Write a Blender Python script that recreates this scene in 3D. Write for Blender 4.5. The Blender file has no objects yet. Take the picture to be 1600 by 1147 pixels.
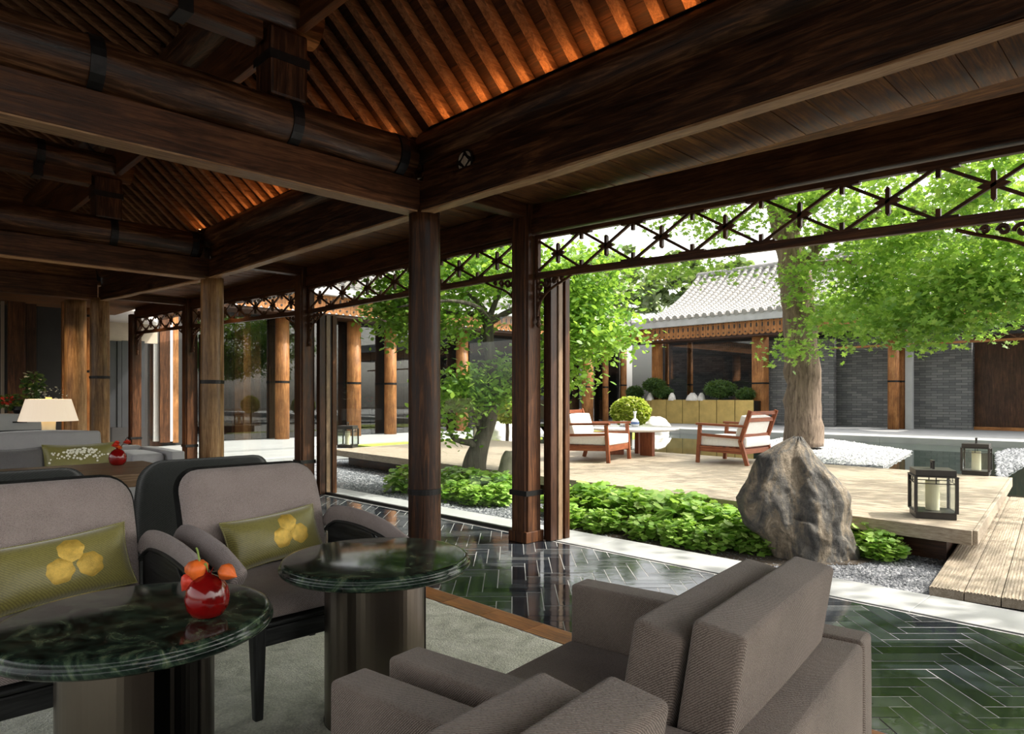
import bpy, math, random
import numpy as np
from mathutils import Vector, Matrix, noise

random.seed(7)
rng = np.random.default_rng(7)
scene = bpy.context.scene
COL = scene.collection

# ------------------------------------------------------------------ camera
# X runs from the room into the garden, Y along the colonnade, camera stands at the origin
ANG, FPX, EYE, CX, CY = math.radians(45.3), 1067.0, 1.25, 800.0, 620.0
FW = np.array([math.cos(ANG), math.sin(ANG), 0.0])
RT = np.array([math.sin(ANG), -math.cos(ANG), 0.0])
cam = bpy.data.objects.new('camera', bpy.data.cameras.new('camera'))
COL.objects.link(cam)
cam.data.sensor_width = 36.0
cam.data.lens = FPX / 1600.0 * 36.0
cam.data.shift_y = (CY - 573.5) / 1600.0
cam.data.clip_start = 0.05
cam.data.clip_end = 400
cam.location = (0, 0, EYE)
cam.rotation_euler = (math.radians(90), 0, ANG - math.radians(90))
scene.camera = cam

# ------------------------------------------------------------------ light
SUN_AZ, SUN_EL = math.atan2(-0.72, 0.69), math.radians(48)
world = bpy.data.worlds.new('world')
scene.world = world
world.use_nodes = True
wn = world.node_tree
wn.nodes.clear()
sky = wn.nodes.new('ShaderNodeTexSky')
sky.sky_type = 'NISHITA'
sky.sun_disc = False
sky.sun_elevation = SUN_EL
sky.sun_rotation = math.radians(90) - SUN_AZ
sky.air_density = 1.0
sky.dust_density = 4.0
sky.ozone_density = 1.0
bg = wn.nodes.new('ShaderNodeBackground')
bg.inputs['Strength'].default_value = 0.42
wo = wn.nodes.new('ShaderNodeOutputWorld')
hs = wn.nodes.new('ShaderNodeHueSaturation')      # thin haze: the sky in the picture is nearly white
hs.inputs['Saturation'].default_value = 0.22
wn.links.new(sky.outputs[0], hs.inputs['Color'])
wt = wn.nodes.new('ShaderNodeMix'); wt.data_type = 'RGBA'; wt.blend_type = 'MULTIPLY'
wt.inputs[0].default_value = 1.0; wt.inputs[7].default_value = (1.0, 0.965, 0.90, 1)
wn.links.new(hs.outputs[0], wt.inputs[6])
wn.links.new(wt.outputs[2], bg.inputs[0])
wn.links.new(bg.outputs[0], wo.inputs[0])
sun = bpy.data.objects.new('sun', bpy.data.lights.new('sun', 'SUN'))
COL.objects.link(sun)
sun.data.energy = 5.5
sun.data.color = (1.0, 0.93, 0.82)
sun.data.angle = math.radians(0.6)
sd = Vector((math.cos(SUN_EL) * math.cos(SUN_AZ), math.cos(SUN_EL) * math.sin(SUN_AZ), math.sin(SUN_EL)))
sun.rotation_euler = sd.to_track_quat('Z', 'Y').to_euler()
sun.location = (10, -10, 20)
scene.view_settings.view_transform = 'Standard'
scene.view_settings.look = 'None'
scene.view_settings.gamma = 1.0
scene.view_settings.use_curve_mapping = False
scene.view_settings.exposure = 0.3

# ------------------------------------------------------------------ pixel helpers (a pixel gives a direction; a surface gives the distance)
def _ray(px, py):
    return FPX * FW + (px - CX) * RT + (CY - py) * np.array([0, 0, 1.0])
def atz(px, py, z=0.0):
    d = _ray(px, py); k = (z - EYE) / d[2]
    return Vector((d[0] * k, d[1] * k, z))
def atX(px, py, X):
    d = _ray(px, py); k = X / d[0]
    return Vector((X, d[1] * k, EYE + d[2] * k))
def atY(px, py, Y):
    d = _ray(px, py); k = Y / d[1]
    return Vector((d[0] * k, Y, EYE + d[2] * k))
def atF(px, py, fwd):
    d = _ray(px, py) * (fwd / FPX)
    return Vector((d[0], d[1], EYE + d[2]))

# ------------------------------------------------------------------ materials
MATS = {}
def new_mat(name):
    m = bpy.data.materials.new(name); m.use_nodes = True
    nt = m.node_tree; b = nt.nodes['Principled BSDF']
    MATS[name] = m
    return m, nt, b
def nd(nt, kind, **kw):
    n = nt.nodes.new(kind)
    for k, v in kw.items(): setattr(n, k, v)
    return n
def ramp(nt, fac, stops):
    r = nd(nt, 'ShaderNodeValToRGB')
    e = r.color_ramp.elements
    while len(e) > 1: e.remove(e[0])
    e[0].position = stops[0][0]; e[0].color = (*stops[0][1], 1)
    for p, c in stops[1:]:
        x = e.new(p); x.color = (*c, 1)
    nt.links.new(fac, r.inputs[0])
    return r.outputs[0]
def coords(nt, scale=(1, 1, 1), use='Object', rand=True):
    tc = nd(nt, 'ShaderNodeTexCoord')
    mp = nd(nt, 'ShaderNodeMapping')
    mp.inputs['Scale'].default_value = scale
    nt.links.new(tc.outputs[use], mp.inputs[0])
    if rand:
        oi = nd(nt, 'ShaderNodeObjectInfo')
        mu = nd(nt, 'ShaderNodeVectorMath', operation='SCALE')
        cb = nd(nt, 'ShaderNodeCombineXYZ')
        for i in range(3): nt.links.new(oi.outputs['Random'], cb.inputs[i])
        nt.links.new(cb.outputs[0], mu.inputs[0]); mu.inputs['Scale'].default_value = 17.0
        nt.links.new(mu.outputs[0], mp.inputs['Location'])
    return mp.outputs[0]
def noise_n(nt, vec, scale, detail=5, rough=0.55, dist=0.0):
    n = nd(nt, 'ShaderNodeTexNoise')
    n.inputs['Scale'].default_value = scale; n.inputs['Detail'].default_value = detail
    n.inputs['Roughness'].default_value = rough; n.inputs['Distortion'].default_value = dist
    nt.links.new(vec, n.inputs['Vector'])
    return n.outputs['Fac']
def bump(nt, b, h, strength=0.3, dist=0.01):
    u = nd(nt, 'ShaderNodeBump'); u.inputs['Strength'].default_value = strength; u.inputs['Distance'].default_value = dist
    nt.links.new(h, u.inputs['Height']); nt.links.new(u.outputs[0], b.inputs['Normal'])
def mixc(nt, fac, a, c, mode='MIX'):
    m = nd(nt, 'ShaderNodeMix', data_type='RGBA', blend_type=mode)
    if isinstance(fac, (int, float)): m.inputs[0].default_value = fac
    else: nt.links.new(fac, m.inputs[0])
    for i, x in ((6, a), (7, c)):
        if isinstance(x, tuple): m.inputs[i].default_value = (*x, 1)
        else: nt.links.new(x, m.inputs[i])
    return m.outputs[2]
def plain(name, color, rough=0.5, metal=0.0, var=0.15, scale=8, bmp=0.0, spec=0.5):
    m, nt, b = new_mat(name)
    v = coords(nt)
    f = noise_n(nt, v, scale)
    d = tuple(max(0, c * (1 - var)) for c in color); l = tuple(min(1, c * (1 + var)) for c in color)
    nt.links.new(ramp(nt, f, [(0.3, d), (0.7, l)]), b.inputs['Base Color'])
    b.inputs['Roughness'].default_value = rough; b.inputs['Metallic'].default_value = metal
    b.inputs['Specular IOR Level'].default_value = spec
    if bmp: bump(nt, b, noise_n(nt, v, scale * 6), bmp, 0.004)
    return m
def wood(name, dark, mid, light, axis, rough=0.45, fine=26, bmp=0.35, blot=0.5, spec=0.32):
    m, nt, b = new_mat(name)
    s = [1.0, 1.0, 1.0]; s[axis] = 0.07
    v = coords(nt, tuple(s))
    g = noise_n(nt, v, fine, 7, 0.65, 1.2)
    c = ramp(nt, g, [(0.33, dark), (0.5, mid), (0.66, light)])
    v3 = coords(nt, tuple(x * 1.0 for x in s))
    h = noise_n(nt, v3, fine * 5, 4, 0.7, 0.3)
    c = mixc(nt, 1.0, c, ramp(nt, h, [(0.3, (0.62, 0.58, 0.55)), (0.68, (1.18, 1.18, 1.18))]), 'MULTIPLY')
    v2 = coords(nt)
    k = noise_n(nt, v2, 2.2, 4, 0.6)
    kk = ramp(nt, k, [(0.3, (1 - blot,) * 3), (0.65, (1, 1, 1))])
    nt.links.new(mixc(nt, 1.0, c, kk, 'MULTIPLY'), b.inputs['Base Color'])
    rr = ramp(nt, g, [(0.3, (rough * 0.8,) * 3), (0.7, (min(1, rough * 1.3),) * 3)])
    nt.links.new(rr, b.inputs['Roughness'])
    b.inputs['Specular IOR Level'].default_value = spec
    bump(nt, b, g, bmp, 0.006)
    return m
OLD = ((0.012, 0.004, 0.0015), (0.05, 0.018, 0.006), (0.15, 0.062, 0.023))
for i, ax in enumerate('xyz'):
    wood('old_wood_' + ax, *OLD, i, rough=0.42, bmp=0.6)
    wood('frame_wood_' + ax, (0.034, 0.012, 0.004), (0.10, 0.037, 0.013), (0.19, 0.078, 0.029), i, rough=0.42)
    wood('log_wood_' + ax, (0.012, 0.005, 0.002), (0.075, 0.030, 0.012), (0.24, 0.12, 0.058), i, rough=0.33, fine=18, bmp=1.0)
    wood('rafter_wood_' + ax, (0.12, 0.052, 0.022), (0.27, 0.135, 0.062), (0.38, 0.21, 0.105), i, rough=0.6)
    wood('board_wood_' + ax, (0.05, 0.017, 0.005), (0.20, 0.08, 0.026), (0.36, 0.165, 0.056), i, rough=0.5)
    wood('worn_wood_' + ax, (0.24, 0.12, 0.055), (0.42, 0.24, 0.12), (0.56, 0.35, 0.19), i, rough=0.5, blot=0.3)  # pale tan with the light on the beam undersides painted in
    wood('dark_board_' + ax, (0.018, 0.007, 0.003), (0.06, 0.024, 0.009), (0.12, 0.05, 0.018), i, rough=0.6)
    wood('column_wood_' + ax, (0.17, 0.08, 0.03), (0.34, 0.19, 0.08), (0.50, 0.31, 0.15), i, rough=0.32, fine=22)
    wood('orange_wood_' + ax, (0.24, 0.09, 0.028), (0.42, 0.18, 0.06), (0.55, 0.27, 0.1), i, rough=0.5)
    wood('teak_' + ax, (0.16, 0.042, 0.018), (0.27, 0.08, 0.034), (0.36, 0.125, 0.055), i, rough=0.4, blot=0.2)
    wood('decking_' + ax, (0.30, 0.25, 0.185), (0.41, 0.35, 0.27), (0.50, 0.435, 0.35), i, rough=0.6, blot=0.12, fine=40)
    wood('table_wood_' + ax, (0.17, 0.105, 0.06), (0.29, 0.195, 0.12), (0.38, 0.27, 0.18), i, rough=0.35, blot=0.2)
    wood('charcoal_wood_' + ax, (0.012, 0.013, 0.013), (0.022, 0.024, 0.024), (0.04, 0.043, 0.042), i, rough=0.4, blot=0.2)
    wood('panel_wood_' + ax, (0.028, 0.012, 0.007), (0.065, 0.027, 0.014), (0.11, 0.05, 0.025), i, rough=0.4)
plain('iron', (0.018, 0.017, 0.017), 0.42, 0.6, 0.3, 20, 0.15)
plain('bronze', (0.20, 0.17, 0.14), 0.28, 1.0, 0.08, 3)
plain('bronze_dark', (0.075, 0.066, 0.06), 0.32, 1.0, 0.1, 3)
plain('lantern_metal', (0.05, 0.046, 0.042), 0.45, 0.5, 0.2, 12)
plain('brass', (0.62, 0.47, 0.17), 0.36, 0.65, 0.16, 3)
plain('white_plaster', (0.78, 0.77, 0.75), 0.8, 0, 0.03)
plain('beige_panel', (0.42, 0.36, 0.28), 0.7, 0, 0.06)
plain('dark_panel', (0.022, 0.023, 0.026), 0.35, 0, 0.2, 3)
plain('dark_interior', (0.02, 0.018, 0.017), 0.6, 0, 0.3, 2)
plain('white_fabric', (0.78, 0.77, 0.75), 0.9, 0, 0.06, 30, 0.15)
plain('roof_tile', (0.30, 0.295, 0.285), 0.75, 0, 0.2, 5, 0.3)
plain('grey_stone', (0.40, 0.41, 0.42), 0.6, 0, 0.12, 4, 0.15)
plain('pale_stone', (0.38, 0.39, 0.395), 0.5, 0, 0.08, 3, 0.1)
plain('boulder_pale', (0.62, 0.60, 0.57), 0.85, 0, 0.25, 6, 0.5)
plain('boulder_moss', (0.20, 0.19, 0.14), 0.9, 0, 0.4, 6, 0.6)
plain('soil', (0.06, 0.045, 0.03), 1.0, 0, 0.3, 12, 0.5)
plain('candle', (0.82, 0.76, 0.55), 0.6, 0, 0.05)
plain('red_glaze', (0.20, 0.004, 0.004), 0.12, 0, 0.5, 9, spec=0.7)
plain('orange_petal', (0.80, 0.15, 0.02), 0.5, 0, 0.3, 25)
plain('red_petal', (0.72, 0.06, 0.03), 0.5, 0, 0.3, 25)
plain('green_stem', (0.20, 0.28, 0.05), 0.6, 0, 0.2)
plain('brown_stem', (0.07, 0.045, 0.025), 0.8, 0, 0.2, 20)
plain('gold_thread', (0.66, 0.44, 0.08), 0.38, 0.35, 0.22, 40, 0.5)
plain('cream_ceramic', (0.62, 0.55, 0.36), 0.3, 0, 0.08, 6)
plain('white_ceramic', (0.82, 0.82, 0.82), 0.15, 0, 0.03)
plain('blue_ceramic', (0.10, 0.16, 0.35), 0.2, 0, 0.2)
plain('white_flower', (0.85, 0.83, 0.7), 0.6, 0, 0.1)
plain('pebble_dark', (0.13, 0.14, 0.155), 0.7, 0, 0.35, 3)
plain('pebble_white', (0.62, 0.62, 0.61), 0.7, 0, 0.25, 3)
plain('lawn', (0.30, 0.36, 0.06), 0.9, 0, 0.3, 10, 0.5)

def fabric(name, a, c, scale, rough=0.9, sheen=0.2, bmp=0.5, herring=False):
    m, nt, b = new_mat(name)
    v = coords(nt, rand=False)
    w1 = nd(nt, 'ShaderNodeTexWave', wave_type='BANDS', bands_direction='DIAGONAL'); w1.inputs['Scale'].default_value = scale
    w1.inputs['Distortion'].default_value = 1.5; w1.inputs['Detail'].default_value = 2
    w2 = nd(nt, 'ShaderNodeTexVoronoi'); w2.inputs['Scale'].default_value = scale * 2.2
    nt.links.new(v, w1.inputs['Vector']); nt.links.new(v, w2.inputs['Vector'])
    mx = nd(nt, 'ShaderNodeMath', operation='MULTIPLY')
    nt.links.new(w1.outputs['Fac'], mx.inputs[0]); nt.links.new(w2.outputs['Distance'], mx.inputs[1])
    big = noise_n(nt, v, 5, 3)
    f = nd(nt, 'ShaderNodeMath', operation='MULTIPLY_ADD')
    nt.links.new(mx.outputs[0], f.inputs[0]); f.inputs[1].default_value = 1.0
    bs = nd(nt, 'ShaderNodeMath', operation='MULTIPLY'); nt.links.new(big, bs.inputs[0]); bs.inputs[1].default_value = 0.5
    nt.links.new(bs.outputs[0], f.inputs[2])
    nt.links.new(ramp(nt, f.outputs[0], [(0.2, a), (0.62, c)]), b.inputs['Base Color'])
    b.inputs['Roughness'].default_value = rough
    b.inputs['Sheen Weight'].default_value = sheen
    bump(nt, b, mx.outputs[0], bmp, 0.003)
    return m
fabric('taupe_weave', (0.075, 0.055, 0.043), (0.26, 0.204, 0.167), 105, bmp=0.8)
fabric('mauve_weave', (0.165, 0.130, 0.120), (0.40, 0.335, 0.315), 90, bmp=0.7)
fabric('grey_velvet', (0.26, 0.255, 0.265), (0.37, 0.365, 0.375), 60, 0.7, 0.5, 0.2)
fabric('grey_pillow', (0.085, 0.08, 0.082), (0.15, 0.142, 0.145), 80, 0.8, 0.4)
fabric('olive_satin', (0.15, 0.135, 0.03), (0.25, 0.225, 0.055), 50, 0.38, 0.6, 0.15)
fabric('charcoal_hide', (0.03, 0.033, 0.033), (0.05, 0.054, 0.053), 40, 0.45, 0.0, 0.2)

# green marble
m, nt, b = new_mat('green_marble')
v = coords(nt, rand=True)
n1 = noise_n(nt, v, 6.5, 9, 0.68, 2.4)
n2 = noise_n(nt, v, 2.2, 5, 0.6, 2.2)
base = ramp(nt, n1, [(0.38, (0.003, 0.006, 0.005)), (0.5, (0.016, 0.030, 0.021)), (0.58, (0.05, 0.080, 0.048)), (0.68, (0.15, 0.165, 0.095))])
vein = ramp(nt, n2, [(0.494, (0, 0, 0)), (0.5, (0.35, 0.35, 0.35)), (0.506, (0, 0, 0))])
nt.links.new(mixc(nt, vein, base, (0.16, 0.145, 0.10)), b.inputs['Base Color'])
b.inputs['Roughness'].default_value = 0.09; b.inputs['Specular IOR Level'].default_value = 0.3

# slate tile
m, nt, b = new_mat('slate')
v = coords(nt)
oi = nd(nt, 'ShaderNodeObjectInfo')
ge = nd(nt, 'ShaderNodeNewGeometry')
ad = nd(nt, 'ShaderNodeMath', operation='ADD'); nt.links.new(oi.outputs['Random'], ad.inputs[0]); nt.links.new(ge.outputs['Random Per Island'], ad.inputs[1])
fr = nd(nt, 'ShaderNodeMath', operation='FRACT'); nt.links.new(ad.outputs[0], fr.inputs[0])
tone = ramp(nt, fr.outputs[0], [(0, (0.010, 0.013, 0.018)), (0.5, (0.026, 0.032, 0.040)), (0.85, (0.045, 0.053, 0.060)), (1, (0.075, 0.082, 0.086))])
cl = ramp(nt, noise_n(nt, v, 6, 5), [(0.3, (0.6, 0.6, 0.6)), (0.7, (1.2, 1.2, 1.2))])
nt.links.new(mixc(nt, 1.0, tone, cl, 'MULTIPLY'), b.inputs['Base Color'])
nt.links.new(ramp(nt, noise_n(nt, v, 9, 4), [(0.3, (0.03,) * 3), (0.75, (0.13,) * 3)]), b.inputs['Roughness'])
bump(nt, b, noise_n(nt, v, 7, 4), 0.14, 0.006)
b.inputs['Specular IOR Level'].default_value = 0.42
plain('grout', (0.36, 0.36, 0.35), 0.8, 0, 0.1)

# rug
m, nt, b = new_mat('sage_pile')
v = coords(nt, rand=False)
n1 = noise_n(nt, v, 4.5, 6, 0.7, 1.4); n2 = noise_n(nt, v, 110, 3, 0.7)
c = ramp(nt, n1, [(0.3, (0.40, 0.43, 0.32)), (0.48, (0.70, 0.72, 0.58)), (0.66, (0.90, 0.91, 0.78))])
k = ramp(nt, n2, [(0.3, (0.6,) * 3), (0.7, (1.1,) * 3)])
nt.links.new(mixc(nt, 1, c, k, 'MULTIPLY'), b.inputs['Base Color'])
b.inputs['Roughness'].default_value = 1.0; b.inputs['Sheen Weight'].default_value = 0.3
bump(nt, b, n2, 1.0, 0.01)

# gravel ground
def gravel(name, a, c, scale):
    m, nt, b = new_mat(name)
    v = coords(nt, rand=False)
    vo = nd(nt, 'ShaderNodeTexVoronoi'); vo.inputs['Scale'].default_value = scale
    nt.links.new(v, vo.inputs['Vector'])
    sep = nd(nt, 'ShaderNodeSeparateColor'); nt.links.new(vo.outputs['Color'], sep.inputs[0])
    nt.links.new(ramp(nt, sep.outputs[0], [(0, a), (1, c)]), b.inputs['Base Color'])
    b.inputs['Roughness'].default_value = 0.85
    inv = nd(nt, 'ShaderNodeMath', operation='SUBTRACT'); inv.inputs[0].default_value = 1.0; nt.links.new(vo.outputs['Distance'], inv.inputs[1])
    bump(nt, b, inv.outputs[0], 0.9, 0.02)
gravel('gravel_dark', (0.07, 0.08, 0.095), (0.26, 0.27, 0.29), 55)
gravel('gravel_pale', (0.22, 0.23, 0.25), (0.55, 0.55, 0.54), 30)

# rock
m, nt, b = new_mat('rock')
v = coords(nt, rand=False)
vv = coords(nt, (1.5, 1.5, 0.55), rand=False); n1 = noise_n(nt, vv, 3.6, 10, 0.72, 1.0); n2 = noise_n(nt, v, 22, 6, 0.75)
c = ramp(nt, n1, [(0.36, (0.055, 0.055, 0.056)), (0.48, (0.14, 0.13, 0.115)), (0.56, (0.26, 0.21, 0.15)), (0.68, (0.50, 0.43, 0.33))])
k = ramp(nt, n2, [(0.3, (0.5,) * 3), (0.7, (1.1,) * 3)])
nt.links.new(mixc(nt, 1, c, k, 'MULTIPLY'), b.inputs['Base Color'])
b.inputs['Roughness'].default_value = 0.85
bump(nt, b, n2, 0.9, 0.02)

# bark
def bark(name, a, c):
    m, nt, b = new_mat(name)
    v = coords(nt, (1, 1, 0.12), rand=False)
    n1 = noise_n(nt, v, 18, 8, 0.7, 0.8)
    nt.links.new(ramp(nt, n1, [(0.3, a), (0.65, c)]), b.inputs['Base Color'])
    b.inputs['Roughness'].default_value = 0.95
    bump(nt, b, n1, 1.0, 0.05)
bark('bark_brown', (0.055, 0.036, 0.024), (0.33, 0.245, 0.18))
bark('bark_grey', (0.05, 0.045, 0.035), (0.17, 0.15, 0.12))

# foliage
def foliage(name, a, mid, c, trans=0.45):
    m, nt, b = new_mat(name)
    ge = nd(nt, 'ShaderNodeNewGeometry')
    col_ = ramp(nt, ge.outputs['Random Per Island'], [(0, a), (0.5, mid), (1, c)])
    nt.links.new(col_, b.inputs['Base Color'])
    b.inputs['Roughness'].default_value = 0.45
    tr = nd(nt, 'ShaderNodeBsdfTranslucent')
    tb = mixc(nt, 0.5, col_, (0.42, 0.62, 0.06))
    nt.links.new(tb, tr.inputs['Color'])
    ms = nd(nt, 'ShaderNodeMixShader'); ms.inputs[0].default_value = trans
    out = nt.nodes['Material Output']
    nt.links.new(b.outputs[0], ms.inputs[1]); nt.links.new(tr.outputs[0], ms.inputs[2]); nt.links.new(ms.outputs[0], out.inputs[0])
foliage('leaf_maple', (0.10, 0.24, 0.05), (0.20, 0.38, 0.07), (0.40, 0.56, 0.12), 0.55)
foliage('leaf_garden', (0.07, 0.20, 0.03), (0.17, 0.36, 0.05), (0.34, 0.54, 0.09), .5)
foliage('leaf_ground', (0.14, 0.32, 0.04), (0.30, 0.52, 0.09), (0.48, 0.66, 0.20), .4)
foliage('leaf_dark', (0.03, 0.07, 0.025), (0.06, 0.12, 0.04), (0.10, 0.17, 0.06), 0.3)
foliage('leaf_gold', (0.26, 0.34, 0.03), (0.45, 0.50, 0.07), (0.66, 0.66, 0.16))
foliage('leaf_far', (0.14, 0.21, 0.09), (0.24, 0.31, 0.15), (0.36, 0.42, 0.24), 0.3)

# water
m, nt, b = new_mat('water')
b.inputs['Base Color'].default_value = (0.018, 0.03, 0.024, 1); b.inputs['Roughness'].default_value = 0.03
b.inputs['Specular IOR Level'].default_value = 0.8
bump(nt, b, noise_n(nt, coords(nt, rand=False), 2.5, 2), 0.05, 0.02)

# clear glass: transparent with a fresnel mirror coat
def glass(name, refl, tint=(0.96, 0.98, 0.97)):
    m, nt, b = new_mat(name)
    nt.nodes.remove(b)
    lw = nd(nt, 'ShaderNodeLayerWeight'); lw.inputs[0].default_value = 0.5
    pw_ = nd(nt, 'ShaderNodeMath', operation='POWER'); nt.links.new(lw.outputs['Facing'], pw_.inputs[0]); pw_.inputs[1].default_value = 4.0
    fr = nd(nt, 'ShaderNodeMath', operation='MULTIPLY_ADD'); nt.links.new(pw_.outputs[0], fr.inputs[0]); fr.inputs[1].default_value = 0.6; fr.inputs[2].default_value = refl
    tr = nd(nt, 'ShaderNodeBsdfTransparent'); tr.inputs[0].default_value = (*tint, 1)
    gl = nd(nt, 'ShaderNodeBsdfGlossy'); gl.inputs['Roughness'].default_value = 0.0
    ms = nd(nt, 'ShaderNodeMixShader')
    nt.links.new(fr.outputs[0], ms.inputs[0]); nt.links.new(tr.outputs[0], ms.inputs[1]); nt.links.new(gl.outputs[0], ms.inputs[2])
    nt.links.new(ms.outputs[0], nt.nodes['Material Output'].inputs[0])
glass('glass', .03)
glass('glass_tinted', .08, (0.55, 0.56, 0.56))

def emit(name, color, strength, base=(0.8, 0.8, 0.8)):
    m, nt, b = new_mat(name)
    b.inputs['Base Color'].default_value = (*base, 1)
    b.inputs['Emission Color'].default_value = (*color, 1)
    b.inputs['Emission Strength'].default_value = strength
emit('led_warm', (1.0, 0.38, 0.10), 22.0)
emit('shade_glow', (1.0, 0.76, 0.52), 0.42, (0.82, 0.76, 0.66))

# brick wall far away
m, nt, b = new_mat('grey_brick')
v = coords(nt, rand=False)
sp = nd(nt, 'ShaderNodeSeparateXYZ'); nt.links.new(v, sp.inputs[0])
cb = nd(nt, 'ShaderNodeCombineXYZ')
sm = nd(nt, 'ShaderNodeMath', operation='ADD'); nt.links.new(sp.outputs[0], sm.inputs[0]); nt.links.new(sp.outputs[1], sm.inputs[1])
nt.links.new(sm.outputs[0], cb.inputs[0]); nt.links.new(sp.outputs[2], cb.inputs[1])
br = nd(nt, 'ShaderNodeTexBrick'); br.inputs['Scale'].default_value = 1.0
br.inputs['Brick Width'].default_value = 0.34; br.inputs['Row Height'].default_value = 0.085; br.inputs['Mortar Size'].default_value = 0.006
br.inputs['Color1'].default_value = (0.10, 0.105, 0.11, 1); br.inputs['Color2'].default_value = (0.19, 0.19, 0.19, 1); br.inputs['Mortar'].default_value = (0.05, 0.05, 0.05, 1)
nt.links.new(cb.outputs[0], br.inputs['Vector'])
nt.links.new(br.outputs['Color'], b.inputs['Base Color']); b.inputs['Roughness'].default_value = 0.8

# ------------------------------------------------------------------ geometry helpers
class MB:
    def __init__(s): s.v = []; s.f = []
    def add(s, vs, fs):
        o = len(s.v); s.v += [tuple(x) for x in vs]; s.f += [tuple(i + o for i in f) for f in fs]; return s
    def box(s, x0, x1, y0, y1, z0, z1):
        return s.add([(x0, y0, z0), (x1, y0, z0), (x1, y1, z0), (x0, y1, z0), (x0, y0, z1), (x1, y0, z1), (x1, y1, z1), (x0, y1, z1)],
                     [(0, 3, 2, 1), (4, 5, 6, 7), (0, 1, 5, 4), (1, 2, 6, 5), (2, 3, 7, 6), (3, 0, 4, 7)])
    def hexa(s, p):   # 8 corner points, lower ring then upper ring
        return s.add(p, [(0, 3, 2, 1), (4, 5, 6, 7), (0, 1, 5, 4), (1, 2, 6, 5), (2, 3, 7, 6), (3, 0, 4, 7)])
    def bar(s, a, b, w, t, up=(0, 0, 1)):   # rectangular bar from a to b; w across, t along up
        a, b, up = Vector(a), Vector(b), Vector(up)
        d = (b - a).normalized(); x = d.cross(up)
        x = x.normalized() if x.length > 1e-5 else Vector((1, 0, 0)); y = x.cross(d)
        x *= w / 2; y *= t / 2
        p = [a - x - y, a + x - y, a + x + y, a - x + y, b - x - y, b + x - y, b + x + y, b - x + y]
        return s.add(p, [(0, 3, 2, 1), (4, 5, 6, 7), (0, 1, 5, 4), (1, 2, 6, 5), (2, 3, 7, 6), (3, 0, 4, 7)])
    def tube(s, pts, rad, n=12, flat=1.0, up=(0, 0, 1)):   # flat scales the section along up
        pts = [Vector(p) for p in pts]
        if isinstance(rad, (int, float)): rad = [rad] * len(pts)
        o = len(s.v); up = Vector(up); px = None
        for i, p in enumerate(pts):
            d = (pts[min(i + 1, len(pts) - 1)] - pts[max(i - 1, 0)]).normalized()
            x = d.cross(up) if px is None else px - d * px.dot(d)
            if x.length < 1e-4: x = d.cross(Vector((1, 0, 0.3)))
            x.normalize(); px = x; y = x.cross(d)
            for k in range(n):
                a = 2 * math.pi * k / n
                s.v.append(tuple(p + x * (math.cos(a) * rad[i]) + y * (math.sin(a) * rad[i] * flat)))
        for i in range(len(pts) - 1):
            for k in range(n):
                a, b = o + i * n + k, o + i * n + (k + 1) % n
                s.f.append((a, b, b + n, a + n))
        s.f.append(tuple(o + k for k in range(n))[::-1])
        s.f.append(tuple(o + (len(pts) - 1) * n + k for k in range(n)))
        return s
    def lathe(s, prof, n=32, c=(0, 0, 0), a0=0.0, a1=None):
        o = len(s.v); full = a1 is None; a1 = 2 * math.pi if full else a1
        m = n if full else n + 1
        for r, z in prof:
            for k in range(m):
                a = a0 + (a1 - a0) * k / n
                s.v.append((c[0] + r * math.cos(a), c[1] + r * math.sin(a), c[2] + z))
        for i in range(len(prof) - 1):
            for k in range(n):
                a, b = o + i * m + k, o + i * m + (k + 1) % m
                s.f.append((a, b, b + m, a + m))
        if full:
            s.f.append(tuple(o + k for k in range(m))[::-1]); s.f.append(tuple(o + (len(prof) - 1) * m + k for k in range(m)))
        return s
    def prism(s, poly, z0, z1):   # poly in xy, extruded in z
        n = len(poly)
        return s.add([(x, y, z0) for x, y in poly] + [(x, y, z1) for x, y in poly],
                     [tuple(range(n))[::-1], tuple(range(n, 2 * n))] + [(i, (i + 1) % n, n + (i + 1) % n, n + i) for i in range(n)])
    def grid(s, fn, nu, nv, close=False):
        o = len(s.v)
        for j in range(nv + 1):
            for i in range(nu + 1): s.v.append(tuple(fn(i / nu, j / nv)))
        w = nu + 1
        for j in range(nv):
            for i in range(nu): s.f.append((o + j * w + i, o + j * w + i + 1, o + (j + 1) * w + i + 1, o + (j + 1) * w + i))
        return s
    def xf(s, mat):
        s.v = [tuple(mat @ Vector(p)) for p in s.v]; return s
    def build(s, name, mat, parent=None, bevel=0.0, seg=2, smooth=False, loc=None, sub=0, kind=None):
        me = bpy.data.meshes.new(name); me.from_pydata(s.v, [], s.f); me.validate()
        me.materials.append(MATS[mat])
        import bmesh
        bm = bmesh.new(); bm.from_mesh(me); bmesh.ops.recalc_face_normals(bm, faces=bm.faces); bm.to_mesh(me); bm.free()
        return link(name, me, parent, bevel, seg, smooth, loc, sub, kind)
def link(name, me, parent=None, bevel=0.0, seg=2, smooth=False, loc=None, sub=0, kind=None):
    o = bpy.data.objects.new(name, me); COL.objects.link(o)
    if parent is not None: o.parent = parent
    if loc is not None: o.location = loc
    if smooth:
        for p in me.polygons: p.use_smooth = True
    if bevel:
        b = o.modifiers.new('bevel', 'BEVEL'); b.width = bevel; b.segments = seg; b.limit_method = 'ANGLE'; b.angle_limit = math.radians(40)
    if sub:
        q = o.modifiers.new('sub', 'SUBSURF'); q.levels = sub; q.render_levels = sub
    if bevel and smooth:
        o.modifiers.new('wn', 'WEIGHTED_NORMAL').keep_sharp = True
    if kind: o['kind'] = kind
    return o
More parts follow.
